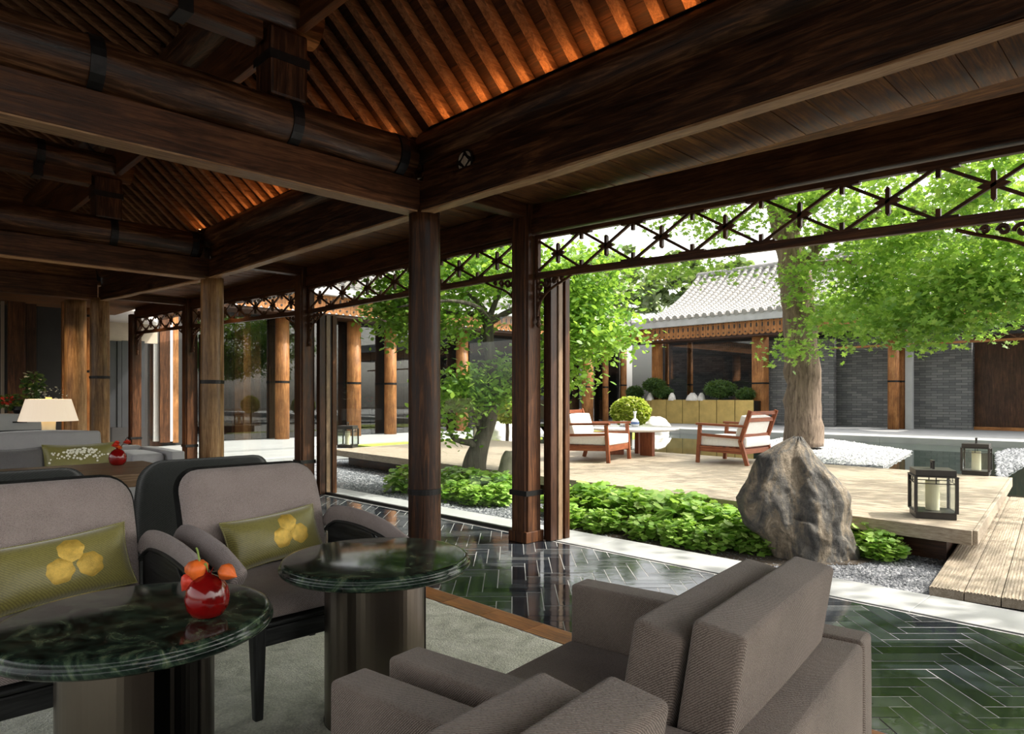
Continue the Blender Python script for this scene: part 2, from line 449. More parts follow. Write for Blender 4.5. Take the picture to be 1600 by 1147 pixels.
def thing(name, label, cat, loc=(0, 0, 0), rz=0.0, group=None):
    o = bpy.data.objects.new(name, None); COL.objects.link(o)
    o.location = loc; o.rotation_euler = (0, 0, rz); o.empty_display_size = 0.1
    return tag(o, label, cat, group)
def tag(o, label, cat, group=None):
    o['label'] = label; o['category'] = cat
    if group: o['group'] = group
    return o
def structure(o):
    o['kind'] = 'structure'; return o
def snode(name, loc=(0, 0, 0)):
    o = bpy.data.objects.new(name, None); COL.objects.link(o); o.location = loc; o['kind'] = 'structure'; return o
def copy_tree(src, parent=None):
    c = src.copy(); COL.objects.link(c); c.parent = parent
    for ch in list(src.children): copy_tree(ch, c)
    return c
def rot2(x, y, a): return (x * math.cos(a) - y * math.sin(a), x * math.sin(a) + y * math.cos(a))

LEAF = {
    'oval': [(0, -.5), (.2, -.3), (.3, 0), (.2, .3), (0, .5), (-.2, .3), (-.3, 0), (-.2, -.3)],
    'maple': [(0, -.5), (.12, -.18), (.42, -.3), (.28, -.02), (.5, .2), (.2, .18), (0, .55), (-.2, .18), (-.5, .2), (-.28, -.02), (-.42, -.3), (-.12, -.18)],
    'lobed': [(0, -.45), (.25, -.42), (.45, -.12), (.33, .05), (.42, .3), (.15, .3), (0, .5), (-.15, .3), (-.42, .3), (-.33, .05), (-.45, -.12), (-.25, -.42)],
    'needle': [(0, -.5), (.09, 0), (0, .5), (-.09, 0)],
}
def leaf_mesh(name, centers, size, mat, shape='oval', up=0.6, fold=0.18, var=0.35):
    c = np.asarray(centers, float); n = len(c)
    t = np.array(LEAF[shape]); k = len(t)
    nr = rng.normal(size=(n, 3)); nr /= np.linalg.norm(nr, axis=1)[:, None]
    nr[:, 2] = np.abs(nr[:, 2]); nr[:, 2] += up; nr /= np.linalg.norm(nr, axis=1)[:, None]
    r = rng.normal(size=(n, 3)); tx = np.cross(nr, r); tx /= np.linalg.norm(tx, axis=1)[:, None]; ty = np.cross(nr, tx)
    sz = size * (1 + var * rng.uniform(-1, 1, n))
    V = c[:, None, :] + sz[:, None, None] * (t[None, :, 0, None] * tx[:, None, :] + t[None, :, 1, None] * ty[:, None, :] + (np.abs(t[:, 0]) * fold)[None, :, None] * nr[:, None, :])
    me = bpy.data.meshes.new(name)
    me.vertices.add(n * k); me.vertices.foreach_set('co', V.reshape(-1).astype(np.float32))
    me.loops.add(n * k); me.loops.foreach_set('vertex_index', np.arange(n * k, dtype=np.int32))
    me.polygons.add(n); me.polygons.foreach_set('loop_start', np.arange(0, n * k, k, dtype=np.int32))
    me.update(calc_edges=True)
    me.materials.append(MATS[mat])
    return me
def blob(center, rad, n, shell=0.5):
    d = rng.normal(size=(n, 3)); d /= np.linalg.norm(d, axis=1)[:, None]
    r = (shell + (1 - shell) * rng.uniform(0, 1, n)) ** 0.7
    return np.asarray(center)[None, :] + d * r[:, None] * np.asarray(rad)[None, :]
def smooth_path(pts, n=6):
    pts = [Vector(p) for p in pts]; out = []
    for i in range(len(pts) - 1):
        p0, p1, p2, p3 = pts[max(i - 1, 0)], pts[i], pts[i + 1], pts[min(i + 2, len(pts) - 1)]
        for k in range(n):
            t = k / n
            out.append(0.5 * ((2 * p1) + (p2 - p0) * t + (2 * p0 - 5 * p1 + 4 * p2 - p3) * t * t + (3 * p1 - p0 - 3 * p2 + p3) * t ** 3))
    out.append(pts[-1]); return out

# ------------------------------------------------------------------ floor
XT0, XT1 = 4.42, 4.90            # threshold stone
floor = snode('floor')
MB().box(-6, 4.42, -5, 16.5, -0.12, -0.0016).build('screed', 'grout', floor)
W_, L_ = 0.095, 0.38
def clip(poly, ax, lim, keep_less):
    out = []
    for i in range(len(poly)):
        a, b = poly[i], poly[(i + 1) % len(poly)]
        ia = (a[ax] <= lim) == keep_less; ib = (b[ax] <= lim) == keep_less
        if ia: out.append(a)
        if ia != ib:
            t = (lim - a[ax]) / (b[ax] - a[ax]); out.append((a[0] + t * (b[0] - a[0]), a[1] + t * (b[1] - a[1])))
    return out
tiles = []
nn = 4
for k in range(-140, 220):
    for mm in range(-30, 30):
        for (x, y, w, h) in ((k + 2 * nn * mm, k, nn, 1), (k + nn + 2 * nn * mm, k - nn + 1, 1, nn)):
            g = 0.003
            q = []
            for (a, b_) in ((x * W_ + g, y * W_ + g), ((x + w) * W_ - g, y * W_ + g), ((x + w) * W_ - g, (y + h) * W_ - g), (x * W_ + g, (y + h) * W_ - g)):
                q.append((a * RT[0] + b_ * FW[0], a * RT[1] + b_ * FW[1]))
            mx = sum(p[0] for p in q) / 4; my = sum(p[1] for p in q) / 4
            if not (2.6 < mx < 4.55 and -0.6 < my < 9.5): continue
            for ax, lim, kl in ((0, 4.40, True), (0, 2.775, False), (1, 9.3, True), (1, -0.5, False)):
                q = clip(q, ax, lim, kl)
                if len(q) < 3: break
            if len(q) < 3: continue
            ar = abs(sum(q[i][0] * q[(i + 1) % len(q)][1] - q[(i + 1) % len(q)][0] * q[i][1] for i in range(len(q)))) / 2
            if ar < 0.0006: continue
            d = mx * FW[0] + my * FW[1]; lat = mx * RT[0] + my * RT[1]
            vis = 0 < d and abs(lat / max(d, 0.1)) < 0.85
            tiles.append((-ar / max(d, 0.5) ** 3 if vis else 1.0, q))
tiles.sort(key=lambda t: t[0])
far = MB()
for i, (s_, q) in enumerate(tiles):
    dz = random.uniform(-0.0012, 0.0012)
    if i < 295:
        cx_ = sum(p[0] for p in q) / len(q); cy_ = sum(p[1] for p in q) / len(q)
        MB().prism([(a - cx_, b_ - cy_) for a, b_ in q], -0.02, dz).build('slate_tile', 'slate', floor, loc=(cx_, cy_, 0))
    else: far.prism(q, -0.02, dz)
far.build('slate_tile_field', 'slate', floor, kind='stuff')
MB().box(-6, 2.60, -5, 16.5, -0.012, -0.0005).box(2.60, 4.40, 9.32, 16.5, -0.012, -0.001).box(2.60, 4.40, -5, -0.52, -0.012, -0.001).build('slate_slab', 'slate', floor)
y = -0.6
while y < 9.3:
    MB().box(2.612, 2.765, y + 0.0015, y + 0.3485, -0.02, 0.001).build('wood_border_block', 'orange_wood_y', floor); y += 0.35
# threshold with a narrow dark track
th = snode('trim_1')
y = -1.2
for i in range(14):
    MB().box(4.45, XT1, y + 0.0015, y + 1.1985, -0.1, 0.0).build('threshold_stone', 'pale_stone', th, bevel=0.004); y += 1.2
MB().box(4.405, 4.445, -1.2, 15.6, -0.05, -0.008).build('door_track', 'iron', th)

# ------------------------------------------------------------------ roof over the room
ceiling = snode('ceiling')
def raf_z(X):     # underside of the rafters
    if X >= 2.0: return 3.178 + 0.89 * (3.206 - X)
    return raf_z(2.0) + 0.56 * (2.0 - X)
def rafter_mesh(xa, xb, name):
    mb = MB()
    za, zb = raf_z(xa), raf_z(xb); w, t = 0.034, 0.075
    mb.hexa([(xa, -w, za), (xb, -w, zb), (xb, w, zb), (xa, w, za), (xa, -w, za + t), (xb, -w, zb + t), (xb, w, zb + t), (xa, w, za + t)])
    return mb
m_lo = rafter_mesh(3.40, 2.0, 'rafter').build('rafter', 'rafter_wood_x', ceiling, bevel=0.006)
m_up = rafter_mesh(2.0, 0.15, 'rafter').build('rafter', 'rafter_wood_x', ceiling, bevel=0.006)
y = -1.7; first = True
while y < 12.0:
    for src in (m_lo, m_up):
        o = src if first else src.copy()
        if not first: COL.objects.link(o)
        o.location = (0, y + random.uniform(-0.008, 0.008), random.uniform(-0.004, 0.004))
    first = False; y += 0.197
def roof_board(X0, X1, y0, y1):
    z0, z1 = raf_z(X0) + 0.078, raf_z(X1) + 0.078
    e = random.uniform(0, 0.004)
    return MB().hexa([(X0, y0, z0 + e), (X1, y0, z1 + e), (X1, y1, z1 + e), (X0, y1, z0 + e), (X0, y0, z0 + 0.03), (X1, y0, z1 + 0.03), (X1, y1, z1 + 0.03), (X0, y1, z0 + 0.03)])
xs = []
X = 3.42
while X > 0.2:
    xs.append(X); X -= 0.115
for y0, y1 in ((-4.5, 0.1), (0.1, 4.1), (4.1, 8.05), (8.05, 12.0), (12.0, 16.5)):
    for X in xs:
        roof_board(X - 0.113, X, y0 + 0.001, y1 - 0.001).build('roof_board', 'dark_board_y', ceiling)
# the far half of the roof behind the camera and the cover above the boards
MB().hexa([(-3.2, -4.5, 3.3), (0.2, -4.5, 5.3), (0.2, 16.5, 5.3), (-3.2, 16.5, 3.3), (-3.2, -4.5, 3.4), (0.2, -4.5, 5.4), (0.2, 16.5, 5.4), (-3.2, 16.5, 3.4)]).build('roof_deck', 'board_wood_y', ceiling)
MB().hexa([(0.1, -4.5, 5.37), (2.0, -4.5, 4.40), (2.0, 16.5, 4.40), (0.1, 16.5, 5.37), (0.1, -4.5, 5.45), (2.0, -4.5, 4.5), (2.0, 16.5, 4.5), (0.1, 16.5, 5.45)]).hexa(
    [(2.0, -4.5, 4.40), (5.25, -4.5, 2.98), (5.25, 16.5, 2.98), (2.0, 16.5, 4.40), (2.0, -4.5, 4.5), (5.25, -4.5, 3.08), (5.25, 16.5, 3.08), (2.0, 16.5, 4.5)]).build('roof_deck', 'board_wood_y', ceiling)
# corridor soffit planks
y = -1.5
while y < 12.0:
    w = random.choice((0.12, 0.15, 0.17, 0.2))
    MB().box(3.13, 4.36, y + 0.002, y + w - 0.002, 2.903 + random.uniform(0, 0.006), 2.935).build('soffit_plank', 'board_wood_x', ceiling); y += w
# drip edge with scalloped tile ends outside
eave = snode('trim_2')
MB().box(5.18, 5.26, -1.5, 12.4, 2.955, 3.06).build('eave_board', 'frame_wood_y', eave)
drip = MB().tube([(5.27, 0, 2.99), (5.27, 0.17, 2.99)], 0.03, 6)
d0 = MB().prism([(-.07, 0), (-.06, -.03), (0, -.055), (.06, -.03), (.07, 0)], 0, .02).xf(Matrix(((0, 0, 1, 0), (1, 0, 0, 0), (0, 1, 0, 0), (0, 0, 0, 1)))).build('drip_tile', 'roof_tile', eave, loc=(5.265, -1.4, 2.965))
for i in range(1, 90):
    o = d0.copy(); COL.objects.link(o); o.location = (5.265, -1.4 + i * 0.15, 2.965)

# ------------------------------------------------------------------ timber frame
def strap(parent, loc_pts): pass
def round_column(name, x, y, z1, r, label, bands, mat='column_wood_z', base=True, group=None):
    t = thing(name, label, 'column', (x, y, 0), random.uniform(0, 6), group)
    prof = []
    nz = 26
    for i in range(nz + 1):
        f = i / nz; prof.append((r * (1.03 - 0.06 * f), f * z1))
    mb = MB().lathe(prof, 28)
    mb.v = [tuple(Vector(p) * 1 + Vector((p[0], p[1], 0)) * 0.035 * noise.noise(Vector((p[0] * 5, p[1] * 5, p[2] * 1.3 + x * 9)))) for p in mb.v]
    mb.build('shaft', mat, t, smooth=True)
    for zb in bands:
        MB().lathe([(r * 1.0, zb - .022), (r * 1.06, zb - .02), (r * 1.06, zb + .02), (r * 1.0, zb + .022)], 28).build('iron_band', 'iron', t, smooth=False)
    if base: MB().lathe([(r * 1.1, 0), (r * 1.1, .07), (r * 1.02, .075)], 28).build('base_collar', 'iron', t)
    return t
round_column('round_column', 3.12, 4.08, 2.62, 0.118, 'dark polished round timber column with low iron band behind the empty green table', (0.55,), mat='old_wood_z')
round_column('round_column', 3.09, 8.05, 2.62, 0.125, 'honey brown round timber column with one iron band behind the taupe armchair', (1.42,))
round_column('round_column', 2.90, 12.0, 2.77, 0.135, 'pale round timber column with dark band right behind the sofa end', (1.55,))
pc = atY(118, 600, 13.6); round_column('round_column', pc.x, 13.6, 2.9, 0.165, 'thick pale round timber column beside the table lamp shade', ())
pc = atY(137, 600, 14.6); round_column('round_column', pc.x, 14.6, 2.9, 0.105, 'slender reddish round column squeezed between two thicker columns', (1.72, 2.75), mat='orange_wood_z')

def log_beam(name, Y, x0, x1, zbot, label, king=True, near_y=None):
    """tie beam of a roof truss: squared lower beam, iron-strapped log on it, post and upper log"""
    t = thing(name, label, 'beam', (0, Y, zbot), 0, 'roof trusses')
    MB().box(x0, x1, -.072, .072, 0, .225).build('squared_beam', 'frame_wood_x', t, bevel=.006)
    MB().box(x0, x1 - .004, -.070, .070, -.010, -.0005).build('lit_underside_strip', 'worn_wood_x', t)  # added strip; its pale tone paints the light on the underside
    n = 40; r = .148
    pts = [(x0 + (x1 - .12 - x0) * i / n, 0, .225 + r) for i in range(n + 1)]
    mb = MB().tube(pts, r, 22)
    mb.v = [(p[0], p[1] * (1 + .10 * noise.noise(Vector((p[0] * 2, p[1] * 6, p[2] * 6 + Y)))), p[2] + .012 * noise.noise(Vector((p[0] * 3, p[1] * 9, Y)))) for p in mb.v]
    mb.build('log', 'log_wood_x', t, smooth=True)
    for xs_ in (0.95, 2.05, 2.86):
        MB().tube([(xs_ - .035, 0, .225 + r), (xs_ + .035, 0, .225 + r)], r * 1.06, 22).build('iron_strap', 'iron', t)
    zt = .225 + 2 * r
    MB().box(1.88, 2.13, -.11, .11, zt - .03, zt + .40).build('strut_post', 'old_wood_z', t, bevel=.02)
    MB().box(1.873, 2.137, -.117, .117, zt + .19, zt + .245).build('iron_strap', 'iron', t)
    zu = zt + .40
    mb = MB().tube([(x0 + (2.23 - x0) * i / 20, 0, zu + .125) for i in range(21)], .135, 18)
    mb.v = [(p[0], p[1] * (1 + .08 * noise.noise(Vector((p[0] * 3, p[1] * 8, p[2] * 8)))), p[2]) for p in mb.v]
    mb.build('upper_log', 'log_wood_x', t, smooth=True)
    MB().box(x0, 1.855, -.07, .07, zu - .10, zu + .03).build('upper_board', 'frame_wood_x', t, bevel=.006)
    MB().tube([(1.38, 0, zu + .125), (1.45, 0, zu + .125)], .145, 18).build('iron_strap', 'iron', t)
    MB().box(1.36, 1.44, -.082, .082, zu - .112, zu + .03).build('iron_strap', 'iron', t)
    return t
log_beam('roof_truss', 4.1, -2.5, 3.10, 2.612, 'large dark roof truss with iron strapped log resting on the dark round column')
log_beam('roof_truss', 8.05, -2.5, 3.06, 2.60, 'roof truss with strapped log resting on the honey brown column')
t3 = thing('tie_beam', 'low squared tie beam of the far end resting on the pale columns', 'beam', (0, 12.0, 2.74))
MB().box(-2.5, 2.85, -.08, .08, 0, .30).build('squared_beam', 'frame_wood_x', t3, bevel=.006)
MB().box(-2.5, 2.85, -.03, .03, .30, 1.7).build('infill_board', 'board_wood_x', t3)

def seg_beam(name, label, a, b, w, h, mat, **kw):
    a, b = Vector(a), Vector(b); o = thing(name, label, 'beam', a, 0, kw.get('group')); d = b - a
    MB().hexa([(-w / 2, 0, 0), (w / 2, 0, 0), (w / 2 + d.x, d.y, d.z), (-w / 2 + d.x, d.y, d.z), (-w / 2, 0, h), (w / 2, 0, h), (w / 2 + d.x, d.y, d.z + h), (-w / 2 + d.x, d.y, d.z + h)]).build('squared_beam', mat, o, bevel=.008)
    return o
def inner_beam(y0, y1, z0, z1, x0, x1, label):
    t = thing('eave_beam', label, 'beam', (0, 0, 0))
    def slab(name, dx0, dx1, dz0, dz1, mat, wob=0.0):
        mb = MB(); n = 24
        def P(i):
            f = i / n; yy = y0 + (y1 - y0) * f; xx = x0 + (x1 - x0) * f; zz = z0 + (z1 - z0) * f
            w = wob * noise.noise(Vector((yy * 1.6, dz0 * 9, 3)))
            return [(xx + dx0, yy, zz + dz0 + w), (xx + dx1, yy, zz + dz0 + w), (xx + dx1, yy, zz + dz1), (xx + dx0, yy, zz + dz1)]
        for i in range(n + 1): mb.v += P(i)
        for i in range(n):
            for k in range(4): mb.f.append((i * 4 + k, i * 4 + (k + 1) % 4, i * 4 + 4 + (k + 1) % 4, i * 4 + 4 + k))
        mb.f += [(0, 1, 2, 3), (n * 4 + 3, n * 4 + 2, n * 4 + 1, n * 4)]
        mb.build(name, mat, t, bevel=.004)
    slab('lower_beam', -.05, .05, 0, .20, 'old_wood_y', .012)
    slab('lit_underside_strip', -.048, .048, -.016, -.001, 'worn_wood_y', .012)  # added pale strip, light from below put into its colour
    slab('spacer_board', -.02, .05, .20, .36, 'old_wood_y')
    slab('iron_dark_fillet', -.028, .03, .355, .37, 'old_wood_y')
    mb = MB().tube([(x0 + (x1 - x0) * i / 24 + .04, y0 + (y1 - y0) * i / 24, z0 + (z1 - z0) * i / 24 + .465) for i in range(25)], .132, 20, up=(0, 0, 1))
    mb.build('purlin_log', 'log_wood_y', t, smooth=True)
    return t
b1 = inner_beam(-4.0, 4.02, 2.612, 2.612, 3.08, 3.08, 'long dark eave beam and purlin log with round lattice medallion over the passage')
b2 = inner_beam(4.18, 7.97, 2.615, 2.615, 3.08, 3.06, 'dark eave beam spanning from the banded dark column to the honey brown column')
b3 = inner_beam(8.13, 11.95, 2.62, 2.74, 3.05, 2.92, 'warm brown eave beam ending at the pale column behind the sofa')
# lattice medallion let into the beam
md = Matrix.Translation((3.045, 3.53, 2.855)) @ Matrix.Rotation(math.radians(-90), 4, 'Y')
g = MB()
g.lathe([(.001, 0), (.078, 0), (.078, .004), (.001, .004)], 28)
gm = g.xf(md).build('medallion_ring', 'iron', b1)
for q in ((0, .0),):  # pale pieces painted in for openings that show the lit soffit
    for a in range(4):
        ang = math.radians(45 + 90 * a)
        p = MB().prism([rot2(u, w_, ang) for u, w_ in ((.046, 0), (.050, .018), (.054, .032), (.064, .018), (.068, 0), (.064, -.018), (.054, -.032), (.050, -.018))], .003, .008).xf(md)
        p.build('medallion_lit_gap', 'decking_z', gm)
    MB().prism([(.036, 0), (0, .036), (-.036, 0), (0, -.036)], .003, .009).xf(md).build('medallion_lit_lozenge', 'decking_z', gm)
# purlins on the upper logs
def upper_purlin(y0, y1, label):
    t = thing('purlin', label, 'beam', (2.03, y0, 3.56), 0, 'upper purlins')
    MB().box(.03, .09, 0, y1 - y0, .0, .34).build('purlin_board', 'frame_wood_y', t, bevel=.004)
    MB().tube([(.03, (y1 - y0) * i / 8, .49) for i in range(9)], .155, 18).build('purlin_log', 'log_wood_y', t, smooth=True)
    MB().tube([(.03, .38, .49), (.03, .44, .49)], .163, 18).build('iron_strap', 'iron', t)
    return t
upper_purlin(-2, 4.09, 'upper purlin log crossing above the boxy armchairs under the roof boards')
upper_purlin(4.10, 8.04, 'upper purlin log with iron ring between the two strapped trusses')
upper_purlin(8.05, 11.9, 'upper purlin log over the far bay above the sofa')
# hidden warm light strip on the purlins
for (y0, y1, z, lab) in ((-1.4, 3.95, 3.208, 'warm light strip lying on the long purlin log'), (4.3, 7.8, 3.21, 'warm light strip lying on the middle purlin log'), (8.3, 11.6, 3.235, 'warm light strip lying on the far purlin log')):
    t = thing('light_strip', lab, 'light', (3.05, y0, z - .022), 0, 'cove light strips')
    MB().box(-.02, .02, 0, y1 - y0, 0, .006).build('strip_channel', 'iron', t)
    MB().box(-.012, .012, .01, y1 - y0 - .01, .006, .011).build('strip_diffuser', 'led_warm', t)

# outer posts, eave beams, friezes and glazed leaves
def outer_post(y, label, x=4.27, ztop=2.90, group='square outer posts'):
    t = thing('square_post', label, 'post', (x, y, 0), 0, group)
    c = .10; k = .022
    poly = [(-c, -c + k), (-c + k, -c + k), (-c + k, -c), (c - k, -c), (c - k, -c + k), (c, -c + k), (c, c - k), (c - k, c - k), (c - k, c), (-c + k, c), (-c + k, c - k), (-c, c - k)]
    MB().prism(poly, .09, ztop).build('shaft', 'frame_wood_z', t, bevel=.006)
    MB().box(-c - .01, c + .01, -c - .01, c + .01, 0, .095).build('base_block', 'frame_wood_z', t, bevel=.006)
    MB().box(-c - .004, c + .004, -c - .004, c + .004, .40, .445).build('iron_band', 'iron', t)
    return t
YP = (0.40, 4.14, 8.10, 12.1, 15.1)
for yy, lab in zip(YP, ('square chamfered outer post framing the open bay beside the garden rock', 'square chamfered outer post beside the open bay and the timber garden chairs', 'square chamfered outer post at the gravel strip behind the taupe armchair', 'square outer post close behind the honey brown round column', 'square outer post at the far end of the passage by the dark doors')):
    outer_post(yy, lab)
    # short cross beam from the inner column to the post
for yy, lab in zip(YP[1:4], ('short cross beam over the passage at the banded dark column', 'short cross beam over the passage at the honey brown column', 'short cross beam over the passage at the far column')):
    t = thing('cross_beam', lab, 'beam', (3.14, yy - .02, 2.79), 0, 'passage cross beams')
    MB().box(0, 1.04, -.065, .065, 0, .11).build('squared_beam', 'frame_wood_x', t, bevel=.005)
def zl(y):  # the eave line drops a little over the open bay and rises at the far end, as in the old frame
    if y > 8.1: return 0.028 * (y - 8.1)
    if y < 4.1: return -0.032 * (4.1 - y)
    return 0.0
LBL = {0: 'over the open bay', 1: 'over the glazed bay with the small tree', 2: 'over the far glazed bay', 3: 'over the last narrow bay'}
def outer_beam(i, y0, y1):
    t = thing('eave_beam', 'two layered brown eave beam ' + LBL[i], 'beam', (4.28, y0, 2.65), 0)
    for nm, w0, w1, h0, h1 in (('lower_beam', -.05, .05, 0, .12), ('upper_beam', -.03, .06, .125, .25)):
        a, b = zl(y0), zl(y1); L = y1 - y0
        MB().hexa([(w0, 0, h0 + a), (w1, 0, h0 + a), (w1, L, h0 + b), (w0, L, h0 + b), (w0, 0, h1 + a), (w1, 0, h1 + a), (w1, L, h1 + b), (w0, L, h1 + b)]).build(nm, 'frame_wood_y', t, bevel=.006)
def curl(mb, y, z, s, dirn, r=.012):
    pts = [(0, y + dirn * s * (1 - k / 22) * math.cos(k * .42), z + s * (1 - k / 22) * math.sin(k * .42)) for k in range(18)]
    mb.tube(pts, r, 6, up=(1, 0, 0))
def frieze(i, y0, y1, n):
    t = thing('lattice_frieze', 'openwork wooden lattice frieze with crossed bars ' + LBL[i], 'frieze', (4.28, 0, 0), 0, 'lattice friezes')
    H0, H1 = (2.262, 2.636) if i == 0 else (2.306, 2.648)
    L = y1 - y0
    def Z(y, z): return z + zl(y)
    def seg(mb, ya, yb, za, zb, w):
        mb.hexa([(-w, ya, Z(ya, za)), (w, ya, Z(ya, za)), (w, yb, Z(yb, za)), (-w, yb, Z(yb, za)), (-w, ya, Z(ya, zb)), (w, ya, Z(ya, zb)), (w, yb, Z(yb, zb)), (-w, yb, Z(yb, zb))]); return mb
    rail = seg(MB(), y0, y1, H0, H0 + .055, .022).build('bottom_rail', 'frame_wood_y', t, bevel=.004)
    top = seg(MB(), y0, y1, H1 - .035, H1, .022).build('top_rail', 'frame_wood_y', t, bevel=.004)
    for ya in (y0 + .02, y1 - .02): seg(MB(), ya - .02, ya + .02, H0 + .05, H1 - .03, .02).build('side_rail', 'frame_wood_z', t, bevel=.003)
    u = L / n; zb, zt = H0 + .05, H1 - .03; zc = (zb + zt) / 2
    for k in range(n):
        a, b = y0 + k * u, y0 + (k + 1) * u; c = (a + b) / 2
        MB().bar((.004, a, Z(a, zb)), (.004, b, Z(b, zt)), .018, .020, (1, 0, 0)).build('lattice_bar', 'frame_wood_y', t)
        MB().bar((-.004, a, Z(a, zt)), (-.004, b, Z(b, zb)), .018, .020, (1, 0, 0)).build('lattice_bar', 'frame_wood_y', t)
        zz = Z(c, zc)
        st = MB().prism([(-.012, -.07), (0, -.085), (.012, -.07), (.012, .07), (0, .085), (-.012, .07)], -.014, .014).xf(Matrix.Translation((0, c, zz)) @ Matrix(((0, 0, 1, 0), (1, 0, 0, 0), (0, 1, 0, 0), (0, 0, 0, 1))))
        st.prism([(-.07, -.0), (-.055, -.01), (-.02, -.016), (.02, -.016), (.055, -.01), (.07, 0), (.055, .01), (.02, .016), (-.02, .016), (-.055, .01)], -.016, .016) if False else None
        st.build('spindle_rosette', 'frame_wood_z', t)
        MB().prism([(-.075, 0), (-.05, -.013), (-.02, -.02), (.02, -.02), (.05, -.013), (.075, 0), (.05, .013), (.02, .02), (-.02, .02), (-.05, .013)], -.012, .012).xf(Matrix.Translation((0, c, zz)) @ Matrix(((0, 0, 1, 0), (1, 0, 0, 0), (0, 1, 0, 0), (0, 0, 0, 1)))).build('leaf_rosette', 'frame_wood_y', t)
        if k:
            MB().box(-.012, .012, a - .012, a + .012, Z(a, zb), Z(a, zb + .062)).build('pin', 'frame_wood_z', t)
            MB().box(-.012, .012, a - .012, a + .012, Z(a, zt - .062), Z(a, zt)).build('pin', 'frame_wood_z', t)
            seg(MB(), a - .1, a + .1, H0 + .053, H0 + .066, .02).build('rail_pad', 'frame_wood_y', rail)
            seg(MB(), a - .1, a + .1, H1 - .048, H1 - .034, .02).build('rail_pad', 'frame_wood_y', top)
    for ya, dr in ((y0, 1), (y1, -1)):
        z0 = Z(ya, H0)
        mb = MB()
        mb.tube([(0, ya + dr * .012, z0 - .34), (0, ya + dr * .012, z0)], .011, 6)
        mb.tube(smooth_path([(0, ya + dr * .012, z0 - .33), (0, ya + dr * .05, z0 - .2), (0, ya + dr * .15, z0 - .11), (0, ya + dr * .34, z0 - .035), (0, ya + dr * .42, z0)], 4), .011, 6)
        for (yy, zz, s) in ((.05, -.07, .045), (.13, -.05, .038), (.05, -.15, .03), (.21, -.035, .028), (.03, -.22, .02), (.29, -.022, .018)):
            curl(mb, ya + dr * yy, z0 + zz, s, dr)
        mb.build('carved_bracket', 'frame_wood_y', t)
        MB().lathe([(.004, -.42), (.018, -.405), (.024, -.385), (.012, -.365), (.02, -.35), (.02, -.33), (.012, -.32)], 10, (0, ya + dr * .03, z0)).build('pendant', 'frame_wood_z', t, smooth=True)
bays = ((0, .51, 4.03, 7), (1, 4.25, 7.99, 7), (2, 8.21, 11.99, 7), (3, 12.21, 14.99, 5))
for i, a, b_, n in bays:
    outer_beam(i, a - .03, b_ + .03); frieze(i, a, b_, n)
# door jambs with stacked stiles next to each post
for j, (yy, lab) in enumerate(zip(YP[:4], ('stacked narrow folding door stiles at the post by the rock', 'stacked narrow folding door stiles beside the open bay post', 'stacked narrow folding door stiles at the post by the gravel', 'stacked narrow folding door stiles at the post behind the honey column'))):
    t = thing('folded_door', lab, 'door', (4.40, yy, 0), 0, 'folded door leaves')
    MB().box(-.02, .06, -.19, -.105, .003, 2.31).build('jamb', 'panel_wood_z', t, bevel=.004)
    MB().box(.07, .125, -.20, -.12, .003, 2.30).build('stile', 'table_wood_z', t, bevel=.004)
    MB().box(.135, .15, -.18, -.14, .003, 2.30).build('gasket', 'iron', t)
    MB().box(.16, .22, -.20, -.12, .003, 2.30).build('stile', 'frame_wood_z', t, bevel=.004)
for n_, (a, b_) in enumerate(((4.26, 7.90), (8.22, 11.90), (12.22, 14.98))):
    w = snode('window_%d' % (n_ + 1), (4.47, 0, 0))
    MB().box(-.005, .005, a, b_, .03, 2.30).build('pane', 'glass', w)
    MB().box(-.02, .02, a, b_, .0, .03).build('sill_rail', 'iron', w)

# ------------------------------------------------------------------ rug
rug = thing('rug', 'pale sage green carved pile rug under the green tables', 'rug', (0, 0, 0))
def rugf(u, v):
    x = -1.6 + 4.19 * u; y = -0.6 + 4.1 * v
    e = min(u, 1 - u) * 4.2; e2 = min(v, 1 - v) * 4.1
    ex = .008 * noise.noise(Vector((y * 9, 0, 1))) if u > .99 else 0
    h = .014 + .004 * noise.noise(Vector((x * 7, y * 7, 0))) + .003 * noise.noise(Vector((x * 31, y * 31, 4)))
    if min(e, e2) < .005: h = .0
    return (x + ex, y, h)
MB().grid(rugf, 220, 210).build('pile', 'sage_pile', rug, smooth=True)

# ------------------------------------------------------------------ round green tables
def marble_table(loc, label, r, rz):
    t = thing('round_table', label, 'table', loc, rz, 'round green marble tables')
    prof = [(r - .03, .582), (r - .012, .585), (r - .003, .592), (r, .601), (r - .002, .608), (r - .010, .613), (r - .008, .618), (r - .010, .626), (r - .018, .631), (r - .028, .632), (.001, .632)]
    MB().lathe([(.001, 0.582)] + prof, 96).build('marble_top', 'green_marble', t, smooth=True)
    # base: two facing curved bronze shells with open slots
    for k, (a0, a1, R, mt) in enumerate(((math.radians(200), math.radians(340), .20, 'bronze'), (math.radians(20), math.radians(160), .20, 'bronze_dark'))):
        n = 28; mb = MB(); prof2 = [(R, .018), (R, 0.582), (R - .012, 0.582), (R - .012, .018), (R, .018)]
        mb.lathe(prof2, n, a0=a0, a1=a1)
        m1 = 0; w = n + 1
        mb.f.append((0, w, 2 * w, 3 * w)); mb.f.append((n, 3 * w + n, 2 * w + n, w + n))
        mb.build('bronze_shell', mt, t, bevel=.002, smooth=False)
    MB().box(-.16, .16, -.006, .006, .018, 0.582).build('bronze_fin', 'bronze_dark', t)
    MB().lathe([(.001, .012), (.20, .012), (.20, .02), (.001, .02)], 40).build('base_plate', 'iron', t)
    return t
CT_R = (1.497, 2.262, .0); CT_L = (.610, 2.13, .0)
